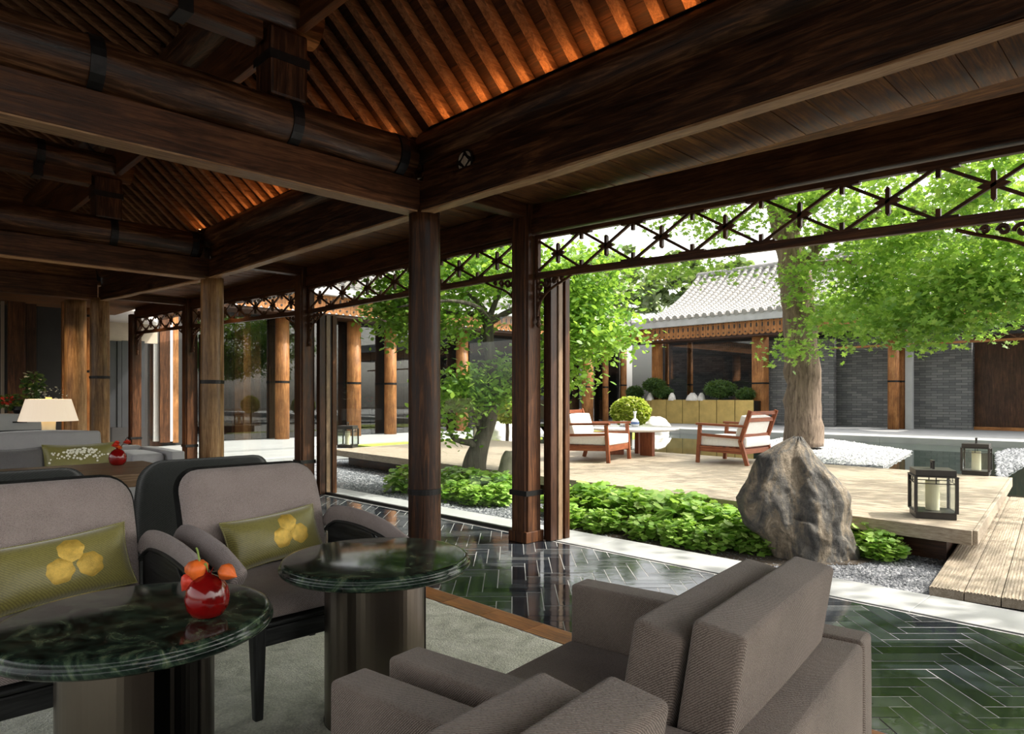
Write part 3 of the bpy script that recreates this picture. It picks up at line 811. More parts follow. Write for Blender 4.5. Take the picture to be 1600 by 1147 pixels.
marble_table(CT_R, 'round green marble table with nothing on it', .365, math.radians(-40))
marble_table(CT_L, 'round green marble table carrying a red pomegranate vase', .365, math.radians(-75))

# ------------------------------------------------------------------ pomegranate vases
def pomegranate(loc, label, s, kind):
    t = thing('vase', label, 'vase', loc, 0, None)
    prof = [(.001, 0), (.030, 0), (.045, .006), (.060, .028), (.066, .058), (.061, .088), (.046, .112), (.026, .126), (.014, .131), (.012, .137)]
    MB().lathe([(a * s, b * s) for a, b in prof], 36).build('vase_body', 'red_glaze', t, smooth=True)
    cr = MB()
    for k in range(6):
        a = k * math.pi / 3
        cr.add([(math.cos(a - .4) * .012 * s, math.sin(a - .4) * .012 * s, .134 * s), (math.cos(a + .4) * .012 * s, math.sin(a + .4) * .012 * s, .134 * s), (math.cos(a) * .022 * s, math.sin(a) * .022 * s, .158 * s)], [(0, 1, 2)])
    cr.build('vase_crown', 'red_glaze', t)
    return t
vp = atz(324, 963, .632); vz = pomegranate((vp.x, vp.y, .632), 'glossy red pomegranate shaped vase on the green marble table', .90, 0)
def physalis(parent, c, s, mat, axis=(0, 0, -1)):
    ax = Vector(axis).normalized(); q = Vector((0, 0, -1)).rotation_difference(ax).to_matrix().to_4x4()
    prof = [(.002, 0), (.018, -.004), (.030, -.018), (.031, -.032), (.022, -.05), (.010, -.064), (.001, -.076)]
    mb = MB(); n = 20; o = len(mb.v)
    for r, z in prof:
        for k in range(n):
            a = 2 * math.pi * k / n; rr = r * (1 + .14 * math.cos(5 * a)); mb.v.append((rr * math.cos(a) * s, rr * math.sin(a) * s, z * s))
    for i in range(len(prof) - 1):
        for k in range(n): mb.f.append((i * n + k, i * n + (k + 1) % n, (i + 1) * n + (k + 1) % n, (i + 1) * n + k))
    mb.xf(Matrix.Translation(c) @ q).build('lantern_husk', mat, parent, smooth=True)
def onto(px, py, ref):   # a point in the plane through ref that faces the camera
    fwd = ref.x * FW[0] + ref.y * FW[1]
    return atF(px, py, fwd)
tf = thing('flower_sprig', 'orange lantern flowers on a green stem standing in the red vase', 'flower', vp)
def rel(p): return p - vp
top = rel(onto(322, 893, vp))
MB().tube(smooth_path([Vector((0, 0, .125)), Vector((-.005, 0, .15)), top * .85 + Vector((-.012, 0, .02)), rel(onto(309, 862, vp)), rel(onto(306, 856, vp))], 5), .0028, 6).build('stem', 'green_stem', tf)
MB().tube(smooth_path([Vector((0, 0, .13)), rel(onto(335, 893, vp)), rel(onto(345, 888, vp))], 5), .002, 6).build('stem', 'brown_stem', tf)
MB().tube(smooth_path([Vector((0, 0, .13)), rel(onto(312, 900, vp)), rel(onto(300, 900, vp))], 5), .002, 6).build('stem', 'brown_stem', tf)
physalis(tf, rel(onto(306, 875, vp)), .95, 'orange_petal', (0.1, 0, -1))
physalis(tf, rel(onto(303, 899, vp)), .70, 'red_petal', (-.5, .3, -.8))
physalis(tf, rel(onto(343, 888, vp)), .72, 'orange_petal', tuple(RT * 1.0 + np.array([0, 0, -.5])))

# ------------------------------------------------------------------ pillows
def pillow(parent_loc, w, h, t, mat, tilt, rz, label, group=None, motif=None, rx=0.0):
    e = thing('cushion', label, 'cushion', parent_loc, rz, group)
    M = Matrix.Rotation(tilt, 4, 'X') @ Matrix.Rotation(rx, 4, 'Y')
    def surf(u, v, sgn):
        a, b = 2 * u - 1, 2 * v - 1
        th = t * .5 * (max(0, 1 - abs(a) ** 2.6) ** .5) * (max(0, 1 - abs(b) ** 2.6) ** .5)
        th *= 1 + .10 * noise.noise(Vector((a * 2.1, b * 2.1, w * 9)))
        pin = 1 - .055 * (1 - b * b) * abs(a) ** 3; pin2 = 1 - .10 * (1 - a * a) * abs(b) ** 3
        return (a * w / 2 * pin, -sgn * th, b * h / 2 * pin2 + h / 2)
    mb = MB(); n1, n2 = 26, 18
    mb.grid(lambda u, v: surf(u, v, 1), n1, n2); mb.grid(lambda u, v: surf(u, v, -1), n1, n2)
    mb.xf(M)
    o = mb.build('cover', mat, e, smooth=True)
    pts = [surf(k / 20, 0, 0) for k in range(20)] + [surf(1, k / 14, 0) for k in range(14)] + [surf(1 - k / 20, 1, 0) for k in range(20)] + [surf(0, 1 - k / 14, 0) for k in range(15)]
    MB().tube(pts, .004, 6).xf(M).build('piping', mat, e, smooth=True)
    if motif:
        for (mu, mv, ms, ang) in motif:
            # scalloped fan-shaped patch
            pl = []
            K = 40
            for k in range(K):
                a = 2 * math.pi * k / K
                r = ms * (1 + .05 * math.cos(7 * a)) * (1.0 if math.sin(a) > -.55 else 1.0 + .22 * max(0, -math.sin(a) - .55) * 2)
                pl.append((r * math.cos(a), r * .92 * math.sin(a)))
            pl = [rot2(x, y, ang) for x, y in pl]
            mb = MB(); rings = 4; o0 = 0
            for ri in range(1, rings + 1):
                for x, y in pl:
                    uu, vv = mu + x / w * ri / rings, mv + y / h * ri / rings
                    p = surf(min(max(uu, .02), .98), min(max(vv, .02), .98), 1); mb.v.append((p[0], p[1] - (.0035 if ri < rings else .0), p[2]))
            p = surf(mu, mv, 1); mb.v.append((p[0], p[1] - .0035, p[2])); ci = len(mb.v) - 1
            for k in range(K): mb.f.append((ci, k, (k + 1) % K))
            for ri in range(rings - 1):
                for k in range(K): mb.f.append((ri * K + k, (ri + 1) * K + k, (ri + 1) * K + (k + 1) % K, ri * K + (k + 1) % K))
            mb.xf(M).build('embroidered_motif', 'gold_thread', e, smooth=True)
    return e
MOTIF = [(.60, .72, .046, 0), (.515, .44, .047, -.25), (.70, .45, .047, .25)]

# ------------------------------------------------------------------ curved lounge chair (front towards local -y)
def panel(mb, W, z0, z1, pos, th, rc, nr=16, nc=16):
    """rounded-corner curved panel: pos(x, s) gives the front point, s in 0..1 from bottom to top"""
    H = z1 - z0
    def hw(s):
        d = min(s, 1 - s) * H; r = rc if s > .5 else rc * .5
        return W / 2 - (r - math.sqrt(max(0, r * r - (r - d) ** 2)) if d < r else 0)
    ss = sorted(set([0, .01, .03, .06, .1, .9, .94, .97, .99, 1] + [.1 + .8 * i / nr for i in range(nr)]))
    fr, bk = [], []
    for s in ss:
        w = hw(s)
        for i in range(nc + 1):
            x = -w + 2 * w * i / nc
            p = pos(x, s); e = max(abs(2 * i / nc - 1), abs(2 * s - 1))
            rr = th * .5 * (1 - math.sqrt(max(0, 1 - max(0, (e - .86) / .14) ** 2)))
            fr.append((p[0], p[1] + rr, p[2])); bk.append((p[0], p[1] + th - rr, p[2]))
    o = len(mb.v); n = nc + 1; mb.v += fr + bk; N = len(fr)
    for j in range(len(ss) - 1):
        for i in range(nc):
            a = o + j * n + i; mb.f.append((a, a + 1, a + n + 1, a + n)); a += N; mb.f.append((a, a + n, a + n + 1, a + 1))
    ring = [o + i for i in range(n)] + [o + j * n + nc for j in range(1, len(ss))] + [o + (len(ss) - 1) * n + i for i in range(nc - 1, -1, -1)] + [o + j * n for j in range(len(ss) - 2, 0, -1)]
    for k in range(len(ring)):
        a, b = ring[k], ring[(k + 1) % len(ring)]; mb.f.append((a, b, b + N, a + N))
    return mb
def lounge_chair(loc, rz, label, fab='mauve_weave', backshell='charcoal_wood_z', group='curved lounge armchairs'):
    t = thing('lounge_chair', label, 'armchair', loc, rz, group); t.scale = (1.04, 1.04, 1.025)
    def bpos(off, zlo, zhi):
        return lambda x, s: (x, .245 + .15 * s - .035 * math.sin(s * 3) + .22 * x * x * -0.35 * 1 + off, zlo + (zhi - zlo) * s)
    panel(MB(), .66, .40, .885, bpos(0, .40, .885), .055, .10).build('back_pad', fab, t, smooth=True)
    panel(MB(), .685, .385, .893, bpos(.052, .385, .893), .018, .11).build('back_shell', backshell, t, smooth=True)
    def seat(u, v):
        a, b = 2 * u - 1, 2 * v - 1
        return a, b
    mb = MB()
    n = 18
    def sf(u, v, top):
        a, b = 2 * u - 1, 2 * v - 1
        x = a * .30; y = -.36 + .64 * v
        ed = max(abs(a), abs(b)); dr = .035 * max(0, (ed - .8) / .2) ** 2
        z = (.455 - .018 * math.cos(a * 1.5) * (1 - b * b) - dr - .03 * max(0, -b - .6)) if top else .375 + dr * .3
        return (x, y, z)
    mb.grid(lambda u, v: sf(u, v, True), n, n); mb.grid(lambda u, v: sf(u, v, False), n, n)
    w = n + 1; N = w * w
    ring = [i for i in range(w)] + [j * w + n for j in range(1, w)] + [n * w + i for i in range(n - 1, -1, -1)] + [j * w for j in range(n - 1, 0, -1)]
    for k in range(len(ring)): a, b = ring[k], ring[(k + 1) % len(ring)]; mb.f.append((a, b, b + N, a + N))
    mb.build('seat_cushion', fab, t, smooth=True)
    MB().box(-.31, .31, -.37, .30, .355, .373).build('seat_plate', 'charcoal_wood_x', t, bevel=.008)
    MB().box(-.30, .30, -.345, -.305, .275, .345).build('front_rail', 'charcoal_wood_x', t, bevel=.008)
    MB().box(-.30, .30, .24, .28, .275, .345).build('rear_rail', 'charcoal_wood_x', t, bevel=.008)
    for x in (-.2, .2): MB().tube([(x, -.325, .34), (x, -.325, .36)], .012, 8).build('spacer', 'iron', t)
    for sx in (-1, 1):
        pts = smooth_path([(sx * .355, .27, .565), (sx * .36, .265, .60), (sx * .365, .20, .632), (sx * .37, .02, .635), (sx * .372, -.18, .612), (sx * .372, -.33, .568), (sx * .372, -.375, .550)], 5)
        rr = [.022 + .026 * min(1, i / 3, (len(pts) - 1 - i) / 1.5) for i in range(len(pts))]
        MB().tube(pts, rr, 14, flat=.55).build('armrest_pad', fab, t, smooth=True)
        pts2 = smooth_path([(sx * .355, .285, .55), (sx * .362, .255, .58), (sx * .368, .19, .603), (sx * .37, .02, .606), (sx * .37, -.18, .584), (sx * .37, -.32, .546)], 5)
        MB().tube(pts2, .030, 10, flat=.35).build('armrest_bow', 'charcoal_wood_y', t, smooth=True)
        pl = [(.27, .37), (.27, .56), (.19, .598), (.02, .60), (-.12, .585), (-.20, .52), (-.22, .43), (-.20, .37)]
        MB().prism([(a, b) for a, b in pl], sx * .342, sx * .356).xf(Matrix(((0, 0, 1, 0), (1, 0, 0, 0), (0, 1, 0, 0), (0, 0, 0, 1)))).build('side_panel', 'charcoal_wood_y', t, bevel=.004)
        for (y0, y1, tp) in ((-.325, -.345, .02), (.26, .34, .02)):
            zt = .36
            mb = MB(); a, b = .026, .016
            x = sx * .285; xb = sx * .292
            mb.hexa([(xb - b, y1 - b, 0.012), (xb + b, y1 - b, 0.012), (xb + b, y1 + b, 0.012), (xb - b, y1 + b, 0.012), (x - a, y0 - a, zt), (x + a, y0 - a, zt), (x + a, y0 + a, zt), (x - a, y0 + a, zt)])
            mb.build('leg', 'charcoal_wood_z', t, bevel=.006)
    MB().bar((0, .385, .30), (0, .405, .62), .03, .02, (0, 1, 0)).build('back_support', 'charcoal_wood_z', t, bevel=.004)
    return t
lounge_chair((1.45, 2.90, 0), 0, 'mauve grey lounge chair with olive cushion beside the empty green table', group=None)
lounge_chair((.565, 2.87, 0), 0, 'mauve grey lounge chair with olive cushion behind the table with the red vase', group=None)
pillow((1.50, 3.08, .47), .49, .235, .13, 'olive_satin', math.radians(-20), math.radians(4), 'olive satin cushion with gold leaf motif on the chair beside the empty table', motif=MOTIF, rx=math.radians(-4))
pillow((.60, 3.04, .47), .55, .255, .13, 'olive_satin', math.radians(-20), math.radians(2), 'olive satin cushion with gold leaf motif on the chair behind the red vase', motif=MOTIF, rx=math.radians(-5))
lounge_chair((1.47, 4.32, 0), math.pi, 'lounge chair seen from behind with wide charcoal back at the long table', backshell='charcoal_hide', group=None)
lounge_chair((.52, 4.25, 0), math.pi, 'lounge chair seen from behind, only its charcoal top rim showing over the fabric chair', backshell='charcoal_hide', group=None)

# ------------------------------------------------------------------ boxy armchairs in front (front towards local +y)
def soft_box(name, mat, parent, x0, x1, y0, y1, z0, z1, r=.035, crown=0.0, tilt=None):
    mb = MB(); cx, cy, cz = (x0 + x1) / 2, (y0 + y1) / 2, (z0 + z1) / 2
    n = 5
    import bmesh
    bm = bmesh.new(); bmesh.ops.create_cube(bm, size=1.0)
    for v in bm.verts: v.co = Vector((v.co.x * (x1 - x0), v.co.y * (y1 - y0), v.co.z * (z1 - z0)))
    bmesh.ops.subdivide_edges(bm, edges=bm.edges[:], cuts=7, use_grid_fill=True)
    for v in bm.verts:
        a, b, c = v.co.x / (x1 - x0) * 2, v.co.y / (y1 - y0) * 2, v.co.z / (z1 - z0) * 2
        k = crown
        v.co.x += k * .35 * a * (1 - b * b) * (1 - c * c); v.co.y += k * b * (1 - a * a) * (1 - c * c); v.co.z += k * c * (1 - a * a) * (1 - b * b)
    me = bpy.data.meshes.new(name); bm.to_mesh(me); bm.free(); me.materials.append(MATS[mat])
    o = link(name, me, parent, bevel=r, seg=4, smooth=True)
    M = Matrix.Translation((cx, cy, cz))
    if tilt: M = M @ Matrix.Rotation(tilt, 4, 'X')
    o.matrix_local = M
    return o
def boxy_chair(loc, rz, label):
    t = thing('box_armchair', label, 'armchair', loc, rz, None)
    W, D, A = .925, .90, .105
    for sx in (-1, 1):
        a, b = sorted((sx * W / 2, sx * (W / 2 - A)))
        soft_box('arm', 'taupe_weave', t, a, b, -D, 0, .10, .615, .028, .004)
    soft_box('back_frame', 'taupe_weave', t, -W / 2 + A + .002, W / 2 - A - .002, -D, -D + .115, .10, .612, .028, .004)
    soft_box('seat_base', 'taupe_weave', t, -W / 2 + A + .002, W / 2 - A - .002, -D + .12, -.02, .10, .29, .02)
    soft_box('seat_cushion', 'taupe_weave', t, -W / 2 + A + .004, W / 2 - A - .004, -D + .28, .0, .295, .43, .035, .012)
    soft_box('backrest_cushion', 'taupe_weave', t, -W / 2 + A + .006, W / 2 - A - .03, -D + .10, -D + .205, .32, .82, .03, .006, math.radians(9))
    soft_box('front_back_cushion', 'taupe_weave', t, -W / 2 + A + .01, W / 2 - A - .035, -D + .215, -D + .325, .43, .795, .035, .012, math.radians(10))
    for sx in (-1, 1):
        for y in (-.06, -D + .06): MB().lathe([(.02, .012), (.025, .10)], 12, (sx * .42, y, 0)).build('foot', 'charcoal_wood_z', t)
    return t
boxy_chair((1.415, 1.46, 0), math.radians(7.5), 'boxy taupe armchair with tall back cushions standing next to the slate floor tiles')
boxy_chair((.43, 1.33, 0), math.radians(7.5), 'boxy taupe armchair arm to arm with its twin, farther from the slate tiles')

# ------------------------------------------------------------------ long table, sofa, lamp and the far end of the room
lt = thing('long_table', 'long pale wooden table before the sofa carrying a small red vase', 'table', (0, 0, 0))
for k, (ya, yb) in enumerate(((5.35, 5.875), (5.88, 6.42))):
    MB().hexa([(-1.2, ya + (.05 if k == 0 else 0), .60), (1.80, ya + (.05 if k == 0 else 0), .60), (1.80, yb, .60), (-1.2, yb, .60), (-1.2, ya, .70), (1.88, ya, .70), (1.88, yb, .70), (-1.2, yb, .70)]).build('top_plank', 'table_wood_x', lt, bevel=.008)
for x in (-.7, 1.2):
    MB().box(x - .05, x + .05, 5.55, 6.2, 0, .60).build('trestle', 'charcoal_wood_z', lt, bevel=.006)
MB().box(-.7, 1.2, 5.8, 5.95, .42, .50).build('stretcher', 'charcoal_wood_x', lt, bevel=.006)
v2 = atz(184, 727, .70)
pomegranate((v2.x, v2.y, .70), 'small red pomegranate vase standing on the long wooden table', 1.0, 1)
tf2 = thing('flower_sprig', 'red orange blossoms on a bent twig in the small vase on the long table', 'flower', v2)
def rel2(p): return p - v2
MB().tube(smooth_path([Vector((0, 0, .13)), rel2(onto(190, 697, v2)), rel2(onto(199, 683, v2))], 5), .003, 6).build('twig', 'brown_stem', tf2)
for (px, py, s, mt) in ((181, 699, .030, 'red_petal'), (186, 702, .024, 'orange_petal'), (183, 694, .022, 'red_petal'), (199, 694, .028, 'red_petal')):
    c = rel2(onto(px, py, v2)); mb = MB()
    for k in range(9):
        a = k * 2.4; ph = .3 + .12 * k
        d = Vector((math.cos(a) * math.cos(ph), math.sin(a) * math.cos(ph), math.sin(ph)))
        e = d.cross(Vector((0, 0, 1))).normalized() * s * .7
        mb.add([c, c + d * s * .8 + e, c + d * s * 1.5, c + d * s * .8 - e], [(0, 1, 2, 3)])
    mb.build('blossom', mt, tf2, smooth=True)

sofa = thing('sofa', 'light grey velvet sofa with loose back cushions behind the long table', 'sofa', (0, 0, 0))
SX1 = 2.42
soft_box('sofa_base', 'grey_velvet', sofa, -1.2, SX1 - .14, 7.0, 7.95, .12, .30, .03)
soft_box('sofa_seat', 'grey_velvet', sofa, .3, SX1 - .15, 6.98, 7.7, .30, .46, .04, .01)
soft_box('sofa_seat', 'grey_velvet', sofa, -1.2, .29, 6.98, 7.7, .30, .46, .04, .01)
soft_box('sofa_arm', 'grey_velvet', sofa, SX1 - .13, SX1, 6.98, 7.98, .12, .72, .04, .006)
soft_box('sofa_back', 'grey_velvet', sofa, -1.2, SX1 - .14, 7.86, 7.99, .12, .74, .04)
soft_box('back_cushion', 'grey_velvet', sofa, .80, 1.86, 7.62, 7.84, .46, .905, .07, .03, math.radians(-8))
soft_box('back_cushion', 'grey_velvet', sofa, -.35, .78, 7.62, 7.84, .46, .875, .07, .03, math.radians(-8))
soft_box('bolster', 'grey_velvet', sofa, 1.98, 2.27, 7.1, 7.8, .46, .70, .08, .02)
for x in (-1, 2.3): MB().lathe([(.02, 0), (.025, .12)], 10, (x, 7.1, 0)).build('foot', 'charcoal_wood_z', sofa)
p = atY(38, 700, 7.45); pillow((p.x - .08, 7.45, .46), .50, .34, .14, 'grey_pillow', math.radians(-16), 0, 'dark grey square cushion leaning on the sofa')
p = atY(128, 700, 7.42); bl = pillow((p.x, 7.42, .46), .60, .36, .15, 'olive_satin', math.radians(-16), 0, 'olive cushion with white blossom branches leaning on the sofa')
mb = MB(); M = Matrix.Rotation(math.radians(-16), 4, 'X')
for k in range(120):
    a = random.gauss(.0, .12); b_ = .30 - abs(random.gauss(0, .045)) - .15 * abs(a); s = random.uniform(.006, .012)
    th = .075 * (max(0, 1 - abs(a / .30) ** 2.6) ** .5) * (max(0, 1 - abs((b_ - .18) / .18) ** 2.6) ** .5) * 1.06 + .004
    c = M @ Vector((a, -th, b_))
    mb.add([c + Vector((s * math.cos(q), -.001, s * math.sin(q))) for q in (0, 1.05, 2.1, 3.14, 4.19, 5.24)], [(0, 1, 2, 3, 4, 5)])
mb.build('blossom_spray', 'white_flower', bl, kind='stuff')

# console and lamp behind the sofa
cons = thing('console', 'low dark console table behind the sofa under the lamp', 'table', (0, 0, 0))
MB().box(.2, 2.15, 8.45, 8.9, .68, .73).build('console_top', 'charcoal_wood_x', cons, bevel=.005)
for x in (.3, 2.05): MB().box(x - .03, x + .03, 8.5, 8.85, 0, .68).build('leg', 'charcoal_wood_z', cons)
pl = atY(76, 640, 8.65)
lamp = thing('table_lamp', 'table lamp with wide tapered cream shade and ceramic base behind the sofa', 'lamp', (pl.x, 8.65, .73))
MB().lathe([(.09, 0), (.095, .02), (.075, .06), (.062, .18), (.066, .26), (.03, .285), (.012, .29), (.012, .36)], 28).build('lamp_base', 'cream_ceramic', lamp, smooth=True)
MB().lathe([(.272, .262), (.205, .495), (.202, .495), (.269, .262)], 40).build('lamp_shade', 'shade_glow', lamp, smooth=False)
MB().lathe([(.03, .495), (.03, .515), (.001, .515)], 16).build('finial', 'brass', lamp)
lb = bpy.data.lights.new('lamp_bulb', 'POINT'); lb.energy = 9; lb.color = (1, .75, .45); lb.shadow_soft_size = .05
lo = bpy.data.objects.new('lamp_bulb', lb); COL.objects.link(lo); lo.location = (pl.x, 8.65, .73 + .38)

# end wall of the room and the adjoining dark door
YB = 16.4
wb = snode('wall_back')
def wallrect(name, px0, px1, py0, py1, mat, Y=YB, d=.08, parent=wb):
    a, b_ = atY(px0, py1, Y), atY(px1, py0, Y)
    return MB().box(a.x, b_.x, Y, Y + d, max(0, a.z), b_.z).build(name, mat, parent, bevel=.003)
wallrect('plaster_panel', 160, 246, 440, 508, 'white_plaster', 16.6)
wallrect('lintel_panel', 160, 246, 508, 533, 'beige_panel', 16.55)
door = snode('door_1')
for (a, b_) in ((166, 183), (183.5, 190), (190.5, 207), (207.5, 226)):
    wallrect('door_panel', a, b_, 533, 668, 'dark_panel', 16.5 + .03 * ((int(a) // 7) % 2), .05, door)
wallrect('plaster_return', 240, 250, 440, 690, 'white_plaster', 17.0)
wallrect('timber_board', 250, 266, 470, 692, 'frame_wood_z', 16.9)
wallrect('window_frame', 266, 270, 500, 690, 'white_plaster', 16.95)
wallrect('timber_board', 270, 279, 470, 692, 'orange_wood_z', 17.0)  # orange tone paints the yellow light on this strip
wallrect('panel', -120, 12, 450, 690, 'dark_interior', 16.2)
wallrect('pale_jamb', 2, 7, 470, 650, 'beige_panel', 15.6)
wallrect('timber_board', 12, 40, 450, 690, 'frame_wood_z', 15.5)
wallrect('timber_board', 41, 57, 452, 690, 'panel_wood_z', 15.7)
wallrect('timber_board', 57.5, 98, 450, 690, 'dark_interior', 16.0)
wallrect('timber_board', 97, 108, 455, 690, 'orange_wood_z', 14.9)
wallrect('timber_board', 108, 166, 440, 700, 'panel_wood_z', 16.7)
MB().box(-6, 6, 17.1, 17.2, 0, 4.4).build('backing', 'dark_interior', wb)
MB().box(-6, 4.3, 12.3, 17.1, 3.02, 3.08).build('end_ceiling', 'board_wood_x', ceiling)
# flower arrangement on a dark chest at the left end
pch = atY(22, 640, 11.4)
ch = thing('chest', 'small dark chest with pale top drawer under the flower arrangement', 'cabinet', (pch.x, 11.4, 0))
MB().box(-.30, .38, -.2, .2, 0, .80).build('carcass', 'charcoal_wood_x', ch, bevel=.006)
MB().box(-.31, .39, -.215, .21, .80, 1.02).build('drawer', 'grey_stone', ch, bevel=.006)
MB().box(-.05, .11, -.23, -.215, .90, .92).build('handle', 'iron', ch)
fa = thing('flower_arrangement', 'leafy arrangement with red and tiny white flowers on the chest by the lamp', 'plant', (pch.x + .1, 11.4, 1.02))
MB().lathe([(.10, 0), (.13, .05), (.12, .1)], 20).build('bowl', 'iron', fa)
link('leaves', leaf_mesh('leaves', np.vstack([blob((-.05, 0, .16), (.32, .15, .12), 260), blob((.12, 0, .42), (.16, .12, .18), 160)]), .07, 'leaf_dark', 'oval'), fa, kind='stuff')
link('white_blossoms', leaf_mesh('white_blossoms', blob((.30, -.05, .26), (.22, .1, .12), 70), .03, 'white_flower', 'lobed'), fa, kind='stuff')
link('red_blossoms', leaf_mesh('red_blossoms', blob((-.18, -.1, .18), (.1, .05, .06), 24), .05, 'red_petal', 'lobed'), fa, kind='stuff')

def fill_light(x, y, z, power, label):  # unseen lamps added to warm the posts at the far end
    t = thing('fill_light', label, 'light', (x, y, z), 0, 'added fill lights')
    MB().lathe([(.055, 0), (.055, .02), (.04, .02), (.04, 0)], 20).build('trim_ring', 'brass', t)
    MB().lathe([(.001, .012), (.04, .012), (.04, .02), (.001, .02)], 16).build('lens', 'shade_glow', t)
    L = bpy.data.lights.new('fill_lamp', 'SPOT'); L.energy = power; L.color = (1, .72, .42); L.spot_size = math.radians(120); L.spot_blend = .8; L.shadow_soft_size = .05
    o = bpy.data.objects.new('fill_lamp', L); COL.objects.link(o); o.parent = t; o.location = (0, 0, -.02)
fill_light(3.75, 10.2, 2.88, 90, 'added warm fill lamp in the passage by the honey brown column')
fill_light(3.65, 13.6, 2.99, 140, 'added warm fill lamp in the passage near the dark end doors')
fill_light(2.2, 13.0, 2.99, 140, 'added warm fill lamp before the end wall boards')

# ------------------------------------------------------------------ garden ground
DK, PZ = .25, .20           # deck and far pavement levels
ground = snode('ground')
MB().box(4.9, 60, -25, 60, -.35, -.06).build('garden_bed', 'gravel_dark', ground)
MB().box(-40, 60, -40, -5.01, -.35, -.061).box(-40, -6.01, -5.01, 60, -.35, -.061).build('outer_ground', 'soil', ground)
def pebbles(name, poly_pts, n, z, size, mat, parent=None, label=None):
    xs_, ys_ = [p[0] for p in poly_pts], [p[1] for p in poly_pts]
    def inside(x, y):
        c = False; j = len(poly_pts) - 1
        for i in range(len(poly_pts)):
            xi, yi = poly_pts[i]; xj, yj = poly_pts[j]
            if (yi > y) != (yj > y) and x < (xj - xi) * (y - yi) / (yj - yi) + xi: c = not c
            j = i
        return c
    pts = []
    while len(pts) < n:
        x, y = random.uniform(min(xs_), max(xs_)), random.uniform(min(ys_), max(ys_))
        if inside(x, y): pts.append((x, y))
    c = np.array(pts); N = len(c)
    t = np.array([(1, 0, 0), (0, 1, 0), (-1, 0, 0), (0, -1, 0), (0, 0, 1.)]) * np.array([1, .75, .6])
    ang = rng.uniform(0, 6.28, N); s = size * rng.uniform(.5, 1.2, N)
    V = np.zeros((N, 5, 3))
    V[:, :, 0] = c[:, 0, None] + s[:, None] * (t[None, :, 0] * np.cos(ang)[:, None] - t[None, :, 1] * np.sin(ang)[:, None])
    V[:, :, 1] = c[:, 1, None] + s[:, None] * (t[None, :, 0] * np.sin(ang)[:, None] + t[None, :, 1] * np.cos(ang)[:, None])
    V[:, :, 2] = z + s[:, None] * t[None, :, 2] + rng.uniform(-.4, .2, (N, 5)) * s[:, None]
    F = np.array([(0, 1, 4), (1, 2, 4), (2, 3, 4), (3, 0, 4)])
    idx = (np.arange(N)[:, None, None] * 5 + F[None]).reshape(-1)
    me = bpy.data.meshes.new(name); me.vertices.add(N * 5); me.vertices.foreach_set('co', V.reshape(-1).astype(np.float32))
    me.loops.add(len(idx)); me.loops.foreach_set('vertex_index', idx.astype(np.int32)); me.polygons.add(N * 4)
    me.polygons.foreach_set('loop_start', np.arange(0, len(idx), 3, dtype=np.int32)); me.update(calc_edges=True); me.materials.append(MATS[mat])
    o = link(name, me, parent, kind='stuff')
    if label: o['label'] = label; o['category'] = 'gravel'
    return o
def pebble_mat(name, a, mid, c):
    m, nt, b = new_mat(name)
    ge = nd(nt, 'ShaderNodeNewGeometry')
    nt.links.new(ramp(nt, ge.outputs['Random Per Island'], [(0, a), (.6, mid), (1, c)]), b.inputs['Base Color']); b.inputs['Roughness'].default_value = .75
pebble_mat('pebble_dark', (.06, .068, .08), (.16, .17, .19), (.36, .37, .39))
pebble_mat('pebble_white', (.14, .15, .17), (.42, .43, .44), (.7, .7, .69))
pebbles('gravel', [(4.92, -.6), (6.6, .9), (6.7, 3.2), (4.92, 3.4)], 26000, -.055, .016, 'pebble_dark', None, 'dark blue grey gravel strip around the rock')
pebbles('gravel', [(4.92, 3.4), (6.6, 3.2), (7.6, 14), (4.92, 14)], 26000, -.055, .022, 'pebble_dark', None, 'grey gravel strip beside the threshold and the small tree')
pw = [atz(x, y, .09) for x, y in ((1185, 692), (1275, 722), (1380, 727), (1424, 704), (1300, 686), (1220, 684))]
isl = structure(MB().prism([(p.x, p.y) for p in pw], -.06, .08).build('trim_3', 'gravel_pale'))
pebbles('gravel', [(p.x, p.y) for p in pw], 9000, .08, .04, 'pebble_white', None, 'pale grey pebbles around the foot of the big tree')
pg = [atz(x, y, .09) for x, y in ((1560, 745), (1600, 722), (1640, 700), (1575, 700), (1557, 705))]
pebbles('gravel', [(p.x, p.y) for p in pg], 2500, .06, .05, 'pebble_dark', None, 'dark pebbles beside the walkway behind the rear lantern')
MB().prism([(p.x, p.y) for p in pg], -.06, .06).build('pebble_bed', 'gravel_dark', ground)

water = structure(MB().box(10.2, 19.6, -12, 15.2, -.05, .045).build('water', 'water'))
water['kind'] = 'structure'
pave = snode('trim_4')
for i in range(16):
    MB().box(19.6, 21.4, -14 + i * 2, -12.006 + i * 2, -.05, PZ).build('paving_slab', 'pale_stone', pave)
MB().box(21.4, 34, -14, 18, -.05, PZ - .005).build('paving_field', 'grey_stone', pave)
MB().box(4.93, 19.59, 14.6, 18.2, -.05, .10).build('paving_field', 'pale_stone', pave)
MB().box(5.3, 8.2, 12.6, 14.5, -.05, .07).build('step_slab', 'pale_stone', pave, bevel=.01)
MB().box(9.0, 14.5, 13.4, 14.59, -.05, .075).build('lawn_patch', 'lawn', ground)
gl = [atz(x, y, .10) for x, y in ((860, 688), (955, 690), (1010, 676), (960, 660), (840, 662))]
MB().prism([(p.x, p.y) for p in gl], -.06, .10).build('lawn_patch', 'lawn', ground)

